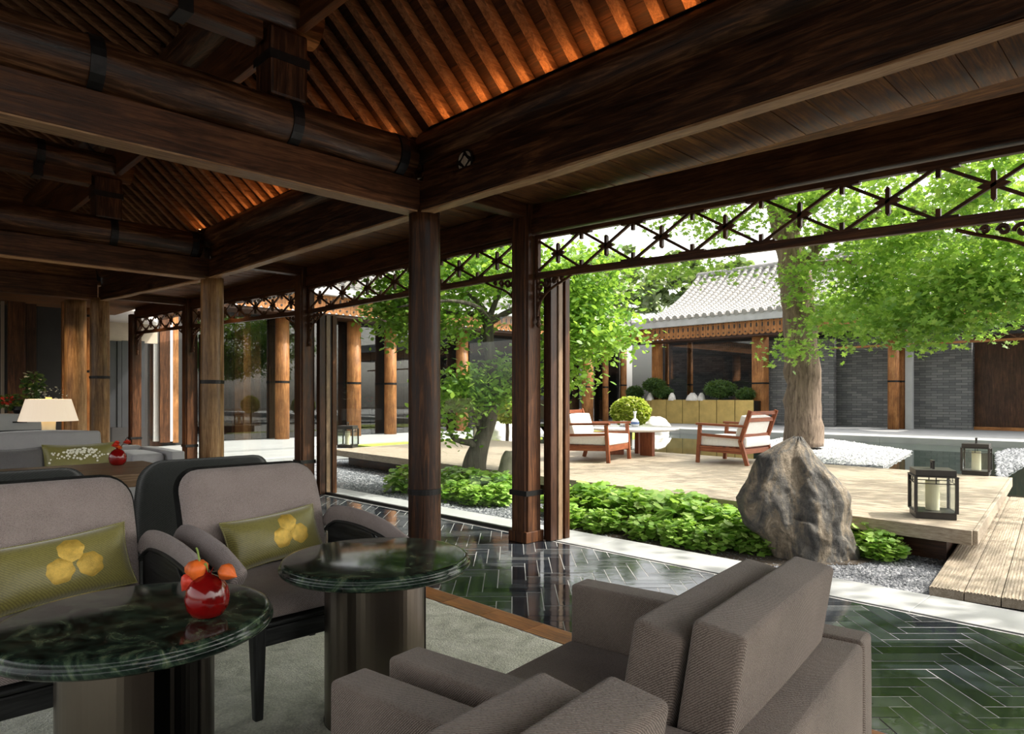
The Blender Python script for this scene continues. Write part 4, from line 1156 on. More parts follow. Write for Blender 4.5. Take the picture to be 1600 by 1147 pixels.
# ------------------------------------------------------------------ timber deck and board walk
c0, c1 = atz(1520, 829, DK), atz(520, 702, DK); c2 = atz(1577, 746, DK); c3 = c1 + (c2 - c0) * .95
deck = thing('deck', 'low pale timber deck in the garden under the two garden chairs', 'deck', (0, 0, 0))
NP = 34
for k in range(NP):
    f0, f1 = k / NP, (k + 1) / NP - .0012
    A, B_, C_, D_ = c0.lerp(c2, f0), c1.lerp(c3, f0), c1.lerp(c3, f1), c0.lerp(c2, f1)
    for (s0, s1) in ((0, .335), (.3353, .67), (.6703, 1)):
        q = [A.lerp(B_, s0), D_.lerp(C_, s0), D_.lerp(C_, s1), A.lerp(B_, s1)]
        MB().prism([(p.x, p.y) for p in q], DK - .03, DK).build('deck_board', 'decking_y', deck)
e = (c2 - c0).normalized() * .02
MB().bar(c0 + Vector((-.012, 0, -.055)), c1 + Vector((-.012, 0, -.055)), .03, .11).build('fascia_board', 'decking_y', deck, bevel=.004)
MB().bar(c0 + Vector((0, -.017, -.055)), c2 + Vector((0, -.017, -.055)), .03, .11).build('fascia_board', 'decking_x', deck, bevel=.004)
inn = Vector((.22, .22, 0))
MB().prism([((c0 + inn).x, (c0 + inn).y), ((c2 + Vector((-.2, .2, 0))).x, (c2 + Vector((-.2, .2, 0))).y), ((c3 + Vector((-.2, -.2, 0))).x, (c3 + Vector((-.2, -.2, 0))).y), ((c1 + Vector((.22, -.2, 0))).x, (c1 + Vector((.22, -.2, 0))).y)], -.2, DK - .03).build('plinth', 'panel_wood_y', deck)
wk = thing('boardwalk', 'pale ribbed board walkway running past the deck corner', 'walkway', (0, 0, 0))
w0 = atz(1452, 916, .03); wd = (atz(1600, 728, .03) - atz(1502, 925.5, .03)); wd = Vector((wd.x, wd.y, 0)).normalized(); wn_ = Vector((wd.y, -wd.x, 0))
for k in range(9):
    a = w0 + wn_ * (.19 * k); bw = .184
    p = [a, a + wn_ * bw, a + wn_ * bw + wd * 15, a + wd * 15]
    mb = MB().prism([(q.x, q.y) for q in p], -.03, .026)
    for r_ in range(9):
        s = a + wn_ * (.012 + .018 * r_); p2 = [s, s + wn_ * .011, s + wn_ * .011 + wd * 15, s + wd * 15]
        mb.prism([(q.x, q.y) for q in p2], .02, .031)
    mb.build('walk_board', 'decking_x', wk)

# ------------------------------------------------------------------ rock, boulders
def rock(px0, py0, fwd, rows, label, mat='rock', depth=.62, name='rock', rough=.10, ridge=True):
    base = atF(px0, py0, fwd); s = fwd / FPX; t = thing(name, label, 'rock', base)
    R3, F3 = Vector(RT), Vector(FW)
    nr, nk = (90, 120) if ridge else (36, 44); mb = MB(); ys = [r[0] for r in rows]
    for j in range(nr + 1):
        y = rows[0][0] + (rows[-1][0] - rows[0][0]) * j / nr
        i = max(k for k in range(len(rows) - 1) if rows[k][0] >= y - 1e-6); a, b = rows[i], rows[i + 1]; f = (y - a[0]) / (b[0] - a[0])
        l = a[1] + (b[1] - a[1]) * f; r = a[2] + (b[2] - a[2]) * f
        cx_, hw = (l + r) / 2, (r - l) / 2
        for k in range(nk):
            an = 2 * math.pi * k / nk
            ca, sa = math.cos(an), math.sin(an)
            q = Vector((cx_ * s, 0, 0))
            dd = hw * s * (.75 * depth + .5 * depth * (1 - j / nr))
            n0 = Vector((ca * 1.6, sa * 1.6, y * s * 3 + px0))
            dis = 1 + rough * (noise.fractal(n0 * 1.3, .9, 2.0, 6) + .8 * abs(noise.noise(n0 * 1.1 + Vector((3, 1, 2)))) - .2) + (.34 * (noise.ridged_multi_fractal(n0 * .75 + Vector((2, 5, 1)), 1.0, 2.1, 5, 1.0, 2.0) - 1.1) * .5 if ridge else 0)
            cle = 1 - (.28 * math.exp(-((ca + .10 - .25 * (j / nr - .5)) / .16) ** 2) if (sa < 0 and ridge and j > nr * .35) else 0)
            P_ = R3 * ((cx_ - px0) * s + ca * hw * s * (1 + .30 * (dis - 1))) + F3 * (sa * dd * dis * cle) + Vector((0, 0, (py0 - y) * s + (.02 * noise.noise(n0 * 3) if 0 < j else -.05)))
            mb.v.append(tuple(P_))
    for j in range(nr):
        for k in range(nk): a, b = j * nk + k, j * nk + (k + 1) % nk; mb.f.append((a, b, b + nk, a + nk))
    o = len(mb.v); tt = sum((Vector(mb.v[nr * nk + k]) for k in range(nk)), Vector()) / nk; mb.v.append(tuple(tt))
    for k in range(nk): mb.f.append((nr * nk + k, nr * nk + (k + 1) % nk, o))
    mb.build('stone_mass', mat, t, smooth=True)
    return t
cr = lambda x: 1100 + .3125 * x
cyy = lambda y: 560 + .3125 * y
ROWS = [(1012, 345, 765), (960, 330, 755), (900, 295, 735), (830, 210, 708), (760, 182, 712), (700, 176, 718), (650, 198, 700), (600, 225, 655), (540, 250, 610), (490, 268, 565), (440, 350, 525), (405, 420, 500), (394, 445, 488)]
rock(1260, 872, 5.6, [(cyy(y), cr(a), cr(b)) for y, a, b in ROWS], 'tall weathered garden rock with tan streaks between the green plants')
rock(790, 758, 9.1, [(762, 778, 812), (740, 777, 812), (715, 783, 808), (705, 789, 803)], 'narrow mossy standing stone beside the small tree trunk', 'boulder_moss', .8, 'standing_stone', .12, False)
rock(780, 686, 19.0, [(686, 757, 802), (672, 757, 804), (660, 766, 800), (655, 776, 793)], 'pale rounded boulder behind the deck by the small tree', 'boulder_pale', .9, 'boulder', .12, False)
rock(1022, 671, 23, [(674, 1000, 1050), (662, 1003, 1046), (655, 1010, 1040), (651, 1018, 1032)], 'white flat boulder behind the garden table', 'boulder_pale', .9, 'boulder', .12, False)

# ------------------------------------------------------------------ lanterns
def lantern(p, rz, label, s=1.0):
    t = thing('lantern', label, 'lantern', p, rz, None)
    w, h = .145 * s, .40 * s
    MB().box(-w, w, -w, w, 0, .05 * s).build('base', 'lantern_metal', t, bevel=.003)
    MB().box(-w - .012, w + .012, -w - .012, w + .012, .05 * s, .056 * s).build('base_flange', 'lantern_metal', t)
    for sx in (-1, 1):
        for sy in (-1, 1): MB().box(sx * w - .012, sx * w + .012, sy * w - .012, sy * w + .012, .056 * s, h - .055 * s).build('corner_bar', 'lantern_metal', t)
    MB().box(-w - .014, w + .014, -w - .014, w + .014, h - .06 * s, h - .052 * s).build('top_flange', 'lantern_metal', t)
    MB().box(-w, w, -w, w, h - .052 * s, h).build('top', 'lantern_metal', t, bevel=.003)
    for z in (h - .115 * s,):
        for (a, b, c, d) in ((-w, w, -w - .003, -w + .003), (-w, w, w - .003, w + .003), (-w - .003, -w + .003, -w, w), (w - .003, w + .003, -w, w)):
            MB().box(a, b, c, d, z, z + .007).build('glazing_bar', 'lantern_metal', t)
    for (a, b) in ((0, -w), (0, w), (-w, 0), (w, 0)): MB().box(a - .004, a + .004, b - .004, b + .004, h - .115 * s, h - .055 * s).build('glazing_bar', 'lantern_metal', t)
    for (a, b, c, d) in ((-w + .012, w - .012, -w + .002, -w + .005), (-w + .012, w - .012, w - .005, w - .002), (-w + .002, -w + .005, -w + .012, w - .012), (w - .005, w - .002, -w + .012, w - .012)):
        MB().box(a, b, c, d, .06 * s, h - .065 * s).build('pane', 'glass', t)
    mb = MB().bar((-.04, 0, h), (-.04, 0, h + .06), .016, .016, (0, 1, 0)).bar((.04, 0, h), (.04, 0, h + .06), .016, .016, (0, 1, 0)).bar((-.048, 0, h + .062), (.048, 0, h + .062), .02, .018)
    mb.build('handle', 'lantern_metal', t)
    MB().lathe([(.052, .058), (.052, .30 * s), (.001, .30 * s)], 24).build('candle', 'candle', t, smooth=False)
    return t
for px, py, rz, lab in ((1471, 811, 24, 'dark metal glass lantern with candle at the deck corner beside the rock plants'), (1535.5, 743, 6, 'dark metal glass lantern with candle on the deck edge by the pool'), (541, 700, 38, 'glass lantern with candle on the far deck corner by the gravel'), (744, 690, 20, 'faint glass lantern standing behind the small tree trunk')):
    p = atz(px, py, DK) + Vector(FW) * .12; lantern(p, math.radians(rz), lab, 1.0 if px > 600 else 1.08)

# ------------------------------------------------------------------ garden chairs and table
def garden_chair(loc, rz, label):
    t = thing('garden_chair', label, 'chair', loc, rz, None)      # front towards local -y
    W, D = .42, .40
    for sx in (-1, 1):
        MB().bar((sx * W, -D + .05, 0), (sx * W, -D + .09, .57), .045, .055, (0, 1, 0)).build('front_leg', 'teak_z', t, bevel=.006)
        MB().bar((sx * W, D + .05, 0), (sx * W, D - .06, .36), .045, .06, (0, 1, 0)).build('rear_leg', 'teak_z', t, bevel=.006)
        MB().bar((sx * W, D - .06, .34), (sx * W, D + .10, .80), .045, .06, (0, 1, 0)).build('back_post', 'teak_z', t, bevel=.006)
        MB().bar((sx * W, -D + .03, .59), (sx * W, D + .03, .57), .06, .035).build('armrest', 'teak_y', t, bevel=.008)
        MB().bar((sx * W, -D + .08, .43), (sx * W, D - .03, .40), .03, .04).build('side_rail', 'teak_y', t, bevel=.004)
        MB().bar((sx * W, -D + .06, .22), (sx * W, D - .01, .20), .03, .08).build('seat_rail', 'teak_y', t, bevel=.004)
    MB().bar((-W, -D + .07, .215), (W, -D + .07, .215), .03, .09).build('front_rail', 'teak_x', t, bevel=.004)
    MB().bar((-W, D - .02, .20), (W, D - .02, .20), .03, .08).build('rear_rail', 'teak_x', t, bevel=.004)
    for z, y, h in ((.76, D + .085, .055), (.66, D + .05, .06), (.43, D - .03, .05)):
        MB().bar((-W, y, z), (W, y, z), .028, h).build('back_slat', 'teak_x', t, bevel=.006)
    for k in range(7): MB().box(-W + .02, W - .02, -D + .10 + k * .1, -D + .16 + k * .1, .245, .26).build('seat_slat', 'teak_x', t)
    soft_box('seat_cushion', 'white_fabric', t, -W + .03, W - .03, -D + .05, D + .02, .262, .41, .03, .012)
    soft_box('back_cushion', 'white_fabric', t, -W + .05, W - .05, D - .12, D + .0, .40, .72, .04, .02, math.radians(-17))
    return t
pR = atz(1123, 725, DK) + Vector((.42, 0, 0))
garden_chair((pR.x, pR.y, DK), math.radians(180), 'red brown timber garden chair with white cushions and a striped pillow, facing the garden table')
pl_ = pillow((pR.x - .05, pR.y - .18, DK + .40), .40, .34, .12, 'white_fabric', math.radians(-20), math.radians(180), 'small pale striped pillow leaning on the garden chair')
pL = atz(918, 722, DK) + Vector((.40, .1, 0))
garden_chair((pL.x, pL.y, DK), math.radians(14), 'red brown timber garden chair with white cushions seen from behind beside the outer post')
pT = atz(1004, 712, DK)
gt = thing('garden_table', 'low garden table with white rounded top on brown slab legs', 'table', (pT.x + .1, pT.y + .25, DK))
prof = [(.001, .40), (.60, .41), (.76, .435), (.78, .455), (.76, .475), (.001, .48)]
MB().lathe(prof, 56).build('table_top', 'white_ceramic', gt, smooth=True)
for a in (20, 140, 260):
    MB().box(.18, .46, -.035, .035, 0, .41).xf(Matrix.Rotation(math.radians(a), 4, 'Z')).build('slab_leg', 'teak_z', gt, bevel=.006)
ty = DK + .48
def set_item(name, label, cat, px, prof, mat, dx=0):
    p = atF(px, 660, pT.x * FW[0] + pT.y * FW[1] + .2)
    t = thing(name, label, cat, (p.x, p.y, ty))
    MB().lathe(prof, 24).build('body', mat, t, smooth=True); return t
tr = set_item('tray', 'flat round white tray under the carafe on the garden table', 'tray', 984, [(.001, 0), (.17, 0), (.18, .012), (.001, .008)], 'grey_stone')
cf = set_item('carafe', 'white bottle shaped carafe with flared neck and blue belly mark', 'carafe', 992, [(.001, .012), (.05, .012), (.075, .04), (.075, .09), (.045, .13), (.018, .15), (.018, .21), (.035, .27)], 'white_ceramic')
MB().lathe([(.0745, .045), (.0765, .05), (.0765, .085), (.0745, .09)], 24).build('blue_band', 'blue_ceramic', cf, smooth=True)
for px in (972, 977): set_item('cup', 'small clear white cup beside the carafe on the garden table', 'cup', px, [(.001, .012), (.03, .012), (.036, .10), (.033, .10), (.028, .02), (.001, .02)], 'white_ceramic')['group'] = 'cups on the garden table'

# ------------------------------------------------------------------ plants
def plant(name, loc, label, cat, me, rz=0, sc=1.0, group=None, part='foliage', stems=None):
    t = thing(name, label, cat, loc, rz, group); t.scale = (sc, sc, sc)
    link(part, me, t, kind='stuff')
    return t
gm = []
for k in range(3):
    pts = blob((0, 0, .12), (.30, .30, .20), 420, .35); pts = pts[pts[:, 2] > .0]
    gm.append(leaf_mesh('ground_leaves', pts, .085, 'leaf_ground', 'lobed', up=1.4))
stem_mesh = MB()
for k in range(22):
    a = random.uniform(0, 6.28); r = random.uniform(.02, .26)
    stem_mesh.tube([(0, 0, -.05), (r * .5 * math.cos(a), r * .5 * math.sin(a), .12), (r * math.cos(a), r * math.sin(a), .22)], .004, 5)
st_o = stem_mesh.build('stems', 'green_stem')
st_me = st_o.data; bpy.data.objects.remove(st_o)
def cover(px, py, s, lab, grp):
    p = atz(px, py, -.03)
    t = plant('leafy_plant', (p.x, p.y, -.05), lab, 'plant', random.choice(gm), random.uniform(0, 6), s * random.uniform(.9, 1.1), grp)
    link('stems', st_me, t)
for (px, py, s) in ((885, 800, .95), (925, 806, 1.15), (958, 803, .95), (985, 817, 1.15), (1018, 812, .95), (1042, 828, 1.15), (1078, 822, 1.0), (1100, 838, 1.1), (1130, 830, .95), (1158, 848, 1.0), (1010, 838, .7), (1065, 848, .7), (1115, 856, .7), (1180, 858, .7), (890, 820, .7), (945, 828, .7)):
    cover(px, py, s, 'bright green lobed leafy plant in the bed between the outer post and the rock', 'leafy plants before the deck')
for (px, py, s) in ((1352, 856, .85), (1375, 868, .75)):
    cover(px, py, s, 'bright green leafy plant growing on the lantern side of the rock', 'leafy plants by the lantern')
for (px, py, s) in ((640, 766, 1.1), (705, 762, 1.1), (730, 773, 1.1), (760, 772, 1.1), (790, 778, 1.1), (715, 780, .9), (775, 786, .8), (745, 786, .8)):
    cover(px, py, s, 'small leafy ground plant at the foot of the small tree', 'ground plants under the small tree')
MB().prism([(p.x, p.y) for p in [atz(x, y, -.05) for x, y in ((872, 830), (1000, 852), (1190, 885), (1340, 882), (1400, 868), (1330, 835), (1150, 815), (980, 780), (872, 775))]], -.08, -.048).build('planting_bed', 'soil', ground)

def tree(name, label, bark_mat, limbs, leaf_pts, size, mat, shape, up=.5):
    """limbs: list of (points, radii); leaf_pts: Nx3"""
    base = Vector(limbs[0][0][0]); t = thing(name, label, 'tree', base)
    for i, (pts, rad) in enumerate(limbs):
        P_ = smooth_path(pts, 8); n = len(P_); rr = [np.interp(k / (n - 1), np.linspace(0, 1, len(rad)), rad) for k in range(n)]
        mb = MB().tube(P_, [float(x) for x in rr], 18 if i == 0 else 9)
        if i == 0: mb.v = [tuple(Vector(p) + Vector((noise.noise(Vector(p) * 3), noise.noise(Vector(p) * 3 + Vector((5, 0, 0))), 0)) * rad[0] * .16) for p in mb.v]
        mb.v = [tuple(Vector(p) - base) for p in mb.v]
        mb.build('trunk' if i == 0 else 'branch', bark_mat, t, smooth=True)
    link('foliage', leaf_mesh('foliage', np.asarray(leaf_pts) - np.array(base), size, mat, shape, up), t, kind='stuff')
    return t
def pxp(px, py, fwd): return tuple(atF(px, py, fwd))
def sprays(blobs):
    out = []
    for (px, py, fwd, rx, ry, rd, n) in blobs:
        c = np.array(pxp(px, py, fwd)); s = fwd / FPX
        m = max(6, n // 45)
        d = rng.normal(size=(m, 3)); d /= np.linalg.norm(d, axis=1)[:, None]; r = rng.uniform(.25, 1, m) ** .5
        cc = c[None] + (d[:, :1] * r[:, None] * rx * s) * RT[None] + (d[:, 1:2] * r[:, None] * rd) * FW[None] + (d[:, 2:] * r[:, None] * ry * s) * np.array([[0, 0, 1]])
        for q in cc: out.append(q + rng.normal(size=(n // m, 3)) * np.array([.26, .26, .13]) * min(1.0, fwd / 11))
    return np.vstack(out)

TF = 15.4
limbs = [([pxp(1256, 697, TF), pxp(1254, 600, TF), pxp(1250, 520, TF), pxp(1243, 440, TF), pxp(1228, 360, TF), pxp(1205, 280, TF), pxp(1190, 190, TF)], [.44, .37, .36, .34, .28, .22, .12]),
         ([pxp(1243, 440, TF), pxp(1300, 360, TF - .8), pxp(1420, 330, TF - 2.2), pxp(1520, 345, TF - 4), pxp(1600, 360, TF - 5)], [.16, .12, .09, .07, .04]),
         ([pxp(1232, 370, TF), pxp(1300, 280, TF - 1), pxp(1400, 230, TF - 3), pxp(1520, 270, TF - 5)], [.14, .1, .07, .03]),
         ([pxp(1240, 420, TF), pxp(1330, 410, TF - 1), pxp(1420, 440, TF - 2), pxp(1450, 500, TF - 3)], [.09, .06, .04, .015]),
         ([pxp(1215, 320, TF), pxp(1140, 290, TF - .5), pxp(1050, 300, TF - 1), pxp(990, 330, TF - 1.6)], [.11, .08, .05, .02]),
         ([pxp(1520, 345, TF - 4), pxp(1550, 400, TF - 4.4), pxp(1580, 480, TF - 4.6)], [.05, .03, .012]),
         ([pxp(1205, 280, TF), pxp(1260, 180, TF), pxp(1320, 80, TF)], [.12, .08, .04])]
lp = sprays([(1340, 440, 14.2, 110, 55, 1.4, 2600), (1440, 420, 12.4, 130, 70, 1.4, 3600), (1560, 420, 10.6, 110, 60, 1.2, 3000), (1330, 330, 14, 120, 60, 1.6, 2200), (1450, 300, 12, 150, 60, 1.5, 1900), (1580, 280, 10, 110, 60, 1.2, 1300),
             (1430, 515, 11.8, 70, 34, .8, 1400), (1330, 500, 13, 60, 30, .8, 700), (1480, 470, 11, 60, 40, .8, 900), (1150, 320, 15, 110, 50, 1.4, 1500), (1030, 330, 14, 70, 40, 1.0, 700), (1080, 425, 14.5, 70, 22, .8, 500),
             (1240, 200, 15.2, 160, 80, 2.2, 1500), (1420, 150, 13, 200, 80, 2.0, 1200), (1100, 180, 15, 160, 60, 2.0, 1200), (1580, 480, 10.8, 40, 34, .7, 700), (1250, 545, 14.4, 40, 20, .6, 260), (1600, 120, 9, 150, 90, 1.5, 900)])
tree('broadleaf_tree', 'tall tree with thick rough trunk and maple like leaves beside the pool', 'bark_brown', limbs, lp, .12, 'leaf_maple', 'maple')

l2 = [([(12.0, -5.2, -.1), (11.9, -5.1, 1.5), (11.6, -4.9, 3.4), (11.2, -4.6, 5.5), (10.8, -4.4, 7.2)], [.32, .27, .24, .16, .06]),
      ([(11.6, -4.9, 3.4), (10.6, -4.0, 4.6), (9.0, -3.2, 5.4), (7.4, -2.4, 5.9)], [.13, .1, .07, .03]), ([(11.4, -4.8, 4.2), (11.6, -3.4, 5.3), (11.6, -1.8, 6.0), (11.3, -.4, 6.4)], [.12, .09, .06, .03]),
      ([(11.3, -4.7, 5.0), (9.8, -5.2, 6.2), (8.2, -5.6, 6.8)], [.1, .07, .03])]
q2 = []
for _ in range(85):
    d = rng.normal(size=3); d /= np.linalg.norm(d); c_ = np.array([9.8, -2.9, 6.0]) + d * np.array([4.2, 3.8, 1.5]) * rng.uniform(.2, 1) ** .5
    q2.append(c_ + rng.normal(size=(50, 3)) * np.array([.28, .28, .12]))
tree('broadleaf_tree', 'second broadleaf tree standing beyond the board walkway', 'bark_brown', l2, np.vstack(q2), .13, 'leaf_maple', 'maple')

GF = 9.4
limbs = [([pxp(737, 755, GF), pxp(742, 720, GF), pxp(752, 690, GF), pxp(768, 640, GF), pxp(772, 600, GF), pxp(766, 550, GF), pxp(763, 510, GF), pxp(762, 490, GF)], [.19, .15, .125, .10, .09, .085, .09, .07]),
         ([pxp(745, 705, GF), pxp(738, 694, GF - .1), pxp(722, 690, GF - .15), pxp(708, 684, GF - .2), pxp(703, 672, GF - .2)], [.06, .045, .04, .035, .015]),
         ([pxp(756, 680, GF), pxp(745, 655, GF), pxp(733, 635, GF), pxp(725, 615, GF)], [.07, .05, .04, .02]),
         ([pxp(766, 650, GF), pxp(778, 625, GF), pxp(795, 600, GF), pxp(830, 570, GF), pxp(880, 540, GF)], [.07, .06, .05, .035, .02]),
         ([pxp(762, 500, GF), pxp(735, 490, GF), pxp(700, 488, GF), pxp(650, 470, GF)], [.05, .04, .03, .012]),
         ([pxp(762, 500, GF), pxp(750, 475, GF), pxp(720, 450, GF), pxp(690, 420, GF)], [.05, .035, .025, .01]),
         ([pxp(763, 500, GF), pxp(775, 470, GF), pxp(790, 430, GF), pxp(800, 390, GF)], [.05, .035, .025, .01]),
         ([pxp(764, 505, GF), pxp(800, 485, GF), pxp(850, 470, GF), pxp(910, 455, GF)], [.05, .04, .025, .01]),
         ([pxp(762, 500, GF), pxp(745, 480, GF - .5), pxp(700, 470, GF - .9), pxp(620, 480, GF - 1.0)], [.045, .035, .02, .01])]
lp = sprays([(620, 470, 9.3, 45, 40, .5, 1900), (690, 430, 9.5, 70, 45, .9, 2600), (780, 420, 9.6, 80, 45, 1.0, 2600), (740, 380, 9.6, 70, 22, .6, 900), (700, 500, 9.3, 50, 30, .5, 900), (640, 510, 9.3, 40, 24, .4, 700),
             (900, 445, 9.5, 65, 50, .8, 3200), (920, 520, 9.2, 60, 35, .6, 2100), (885, 570, 9.2, 30, 35, .4, 900), (890, 490, 9.3, 45, 35, .6, 1500), (730, 618, 9.3, 45, 30, .45, 2300), (795, 590, 9.4, 28, 30, .4, 1000), (704, 672, 9.2, 8, 12, .15, 130)])
tree('garden_tree', 'small crooked garden tree with layered bright green crown in the gravel bed', 'bark_grey', limbs, lp[(lp[:, 0] > 5.0) & ((lp[:, 0] > 5.4) | (lp[:, 2] < 2.85))], .08, 'leaf_garden', 'oval')

# clipped shrubs and planter pines
def shrub(px, py, fwd, rx, ry, n, size, mat, label, name='shrub', shape='oval', zb=None):
    s = fwd / FPX; c = atF(px, py, fwd); zb = c.z - ry * s if zb is None else zb
    t = thing(name, label, 'shrub', (c.x, c.y, zb))
    link('foliage', leaf_mesh('foliage', blob((0, 0, c.z - zb), (rx * s, rx * s, ry * s), n, .75), size, mat, shape), t, kind='stuff')
    MB().tube([(0, 0, 0), (.02, 0, (c.z - zb) * .5), (0, 0, c.z - zb)], .04, 8).build('stem', 'brown_stem', t)
shrub(985, 644, 16.5, 31, 24, 2600, .10, 'leaf_gold', 'clipped round yellow green shrub behind the garden table', zb=.05)
shrub(792, 640, 15.5, 22, 22, 1200, .11, 'leaf_gold', 'yellow green round shrub behind the small tree', zb=.05)
shrub(868, 636, 17, 12, 14, 600, .10, 'leaf_gold', 'little yellow green shrub between post and garden chair', zb=.05)
XPL = 23.6
pa, pb_ = atX(1003, 640, XPL), atX(1178, 640, XPL)
plt = thing('planter', 'long brass clad planter with dwarf pines and white stones', 'planter', (XPL, 0, PZ))
npan = 7; yy0, yy1 = pb_.y, pa.y + .3
for k in range(npan):
    a, b_ = yy0 + (yy1 - yy0) * k / npan, yy0 + (yy1 - yy0) * (k + 1) / npan
    MB().box(-.02, .012, a + .012, b_ - .012, 0, .93).build('brass_panel', 'brass', plt, bevel=.008)
MB().box(.013, .55, yy0, yy1, 0, .90).build('planter_box', 'bronze_dark', plt)
for (px, py, rx, ry, lab) in ((1022, 602, 17, 9, 'layered dwarf pine standing above the brass planter on the garden table side'), (1035, 613, 15, 8, 'low pine cushion in front of the layered dwarf pine'), (992, 614, 13, 9, 'dwarf pine at the far end of the planter'), (1125, 608, 24, 12, 'wide dark dwarf pine in the brass planter'), (1165, 616, 13, 8, 'small round pine at the planter end by the timber post')):
    shrub(px, py, XPL / (FPX * FW[0] + (px - CX) * RT[0]) * FPX + .3, rx, ry * 1.15, 1500, .24, 'leaf_dark', lab, 'dwarf_pine', 'needle', PZ + .9)
for i, (px, w) in enumerate(((1016, 6), (1050, 6), (1082, 10), (1096, 6))):
    fw_ = XPL / (FPX * FW[0] + (px - CX) * RT[0]) * FPX + .1
    rock(px, 622.5, fw_, [(624, px - w, px + w), (619, px - w * .8, px + w * .8), (614, px - w * .3, px + w * .35)], ('white stone in the planter below the layered pine', 'single white stone midway along the planter', 'largest white stone in the planter', 'white stone next to the wide dark pine')[i], 'boulder_pale', .9, 'planter_stone', .12, False)

# ------------------------------------------------------------------ buildings across the court
def timber_post(x, y, w, z0, z1, parent, mat='orange_wood_z', rnd=True):
    mb = MB().lathe([(w, 0), (w * .97, z1 - z0)], 18) if rnd else MB().box(-w, w, -w, w, 0, z1 - z0)
    o = mb.build('timber_post', mat, parent, bevel=0 if rnd else .01, smooth=rnd, loc=(x, y, z0))
    zb = 1.55
    if rnd: MB().lathe([(w, zb - .03), (w * 1.04, zb - .03), (w * 1.04, zb + .03), (w, zb + .03)], 18).build('iron_band', 'iron', o)
    else: MB().box(-w - .01, w + .01, -w - .01, w + .01, zb - .03, zb + .03).build('iron_band', 'iron', o)
XF = 24.4
far = thing('court_building', 'low courtyard pavilion with grey tile roof and orange carved fascia across the pool', 'building', (0, 0, 0))
MB().box(XF + .3, XF + .36, 11.9, 17.5, PZ + .9, 3.5).build('window_glazing', 'glass_tinted', far)
MB().box(XF + 3.4, XF + 3.5, 3.0, 18, PZ, 3.6).build('rear_wall', 'grey_brick', far)
ybr = (atX(1302, 600, XF + 1.2).y, atX(1398, 600, XF + 1.2).y)
MB().box(XF + 1.2, XF + 1.4, ybr[1], ybr[0], PZ, 3.3).build('brick_wall', 'grey_brick', far)
ya, yb = atX(1425, 600, XF + 1.0).y, atX(1518, 600, XF + 1.0).y
MB().box(XF + 1.0, XF + 1.2, yb, ya, PZ, 3.3).build('brick_wall', 'grey_brick', far)
MB().box(XF + 1.4, XF + 1.5, yb - 4, yb, PZ + .1, 3.2).build('timber_door', 'panel_wood_z', far)
MB().box(XF + 1.3, XF + 1.5, yb - 4, yb, PZ, PZ + .1).build('door_sill', 'orange_wood_y', far)
yc, yd = atX(1203, 600, XF + .5).y, atX(1300, 600, XF + .3).y
MB().box(XF + .5, XF + .7, yd, yc, PZ, 3.3).build('brick_wall', 'grey_brick', far)
for (px, w, lab) in ((1188, .30, 'broad square timber post at the end of the brass planter'), (1027, .22, 'square timber post behind the layered dwarf pine'), ):
    q = atX(px, 600, XF); timber_post(XF, q.y, w * .75, PZ, 3.5, far, rnd=False)
for (px, dx, w, lab) in ((1396, 0, .17, 'round orange timber column standing before the brick recess'), (1411, .5, .16, 'second round orange timber column close beside the brick recess column'), (1078, .9, .12, 'slim timber column behind the pavilion glazing'), (1042, .8, .09, 'thin lit timber column behind the layered pine'), (974, .1, .15, 'timber column at the inner corner of the court')):
    q = atX(px, 600, XF + dx); timber_post(XF + dx, q.y, w, PZ, 3.5, far)
q = atX(1421, 600, XF + .4); MB().box(XF + .3, XF + .5, q.y - .1, q.y + .1, PZ, 3.3).build('stone_jamb', 'pale_stone', far)
ye0, ye1 = -2.0, 17.2
MB().box(XF - .7, XF + .1, ye0, ye1, 3.46, 3.54).build('eave_soffit', 'panel_wood_y', far)
MB().box(XF - .95, XF - .6, ye0, ye1, 4.02, 4.32).build('eave_edge', 'grey_stone', far)
def fascia_piece():
    mb = MB(); w, h = .105, .52
    pl = [(-w, 0), (w, 0), (w, -h + .08)] + [(w * math.cos(a), -h + .08 - w * .7 * math.sin(a)) for a in (.5, 1.05, 1.57, 2.1, 2.64)] + [(-w, -h + .08)]
    mb.prism(pl, 0, .03)
    return mb
fm = fascia_piece().xf(Matrix(((0, 0, -1, 0), (1, 0, 0, 0), (0, 1, 0, 0), (0, 0, 0, 1))))
f0 = fm.build('fascia_board', 'orange_wood_z', far, loc=(XF - .72, ye0, 4.04))
hole = MB().prism([(-.02, -.10), (.02, -.10), (.03, -.22), (0, -.27), (-.03, -.22)], 0, .012)
hole.prism([(.03 * math.cos(k * 1.047), -.40 + .03 * math.sin(k * 1.047)) for k in range(6)], 0, .012).prism([(.022 * math.cos(k * 1.047), -.035 + .022 * math.sin(k * 1.047)) for k in range(6)], 0, .012)
h0 = hole.xf(Matrix.Translation((-.031, 0, 0)) @ Matrix(((0, 0, -1, 0), (1, 0, 0, 0), (0, 1, 0, 0), (0, 0, 0, 1)))).build('fascia_cutout', 'dark_interior', f0)
def rowcopy(src, loc, rz=0):
    o = src.copy(); COL.objects.link(o); o.location = loc; o.rotation_euler = (0, 0, rz)
    for c in src.children:
        k = c.copy(); COL.objects.link(k); k.parent = o
    return o
yy = ye0 + .215
while yy < ye1: rowcopy(f0, (XF - .72, yy, 4.04)); yy += .215
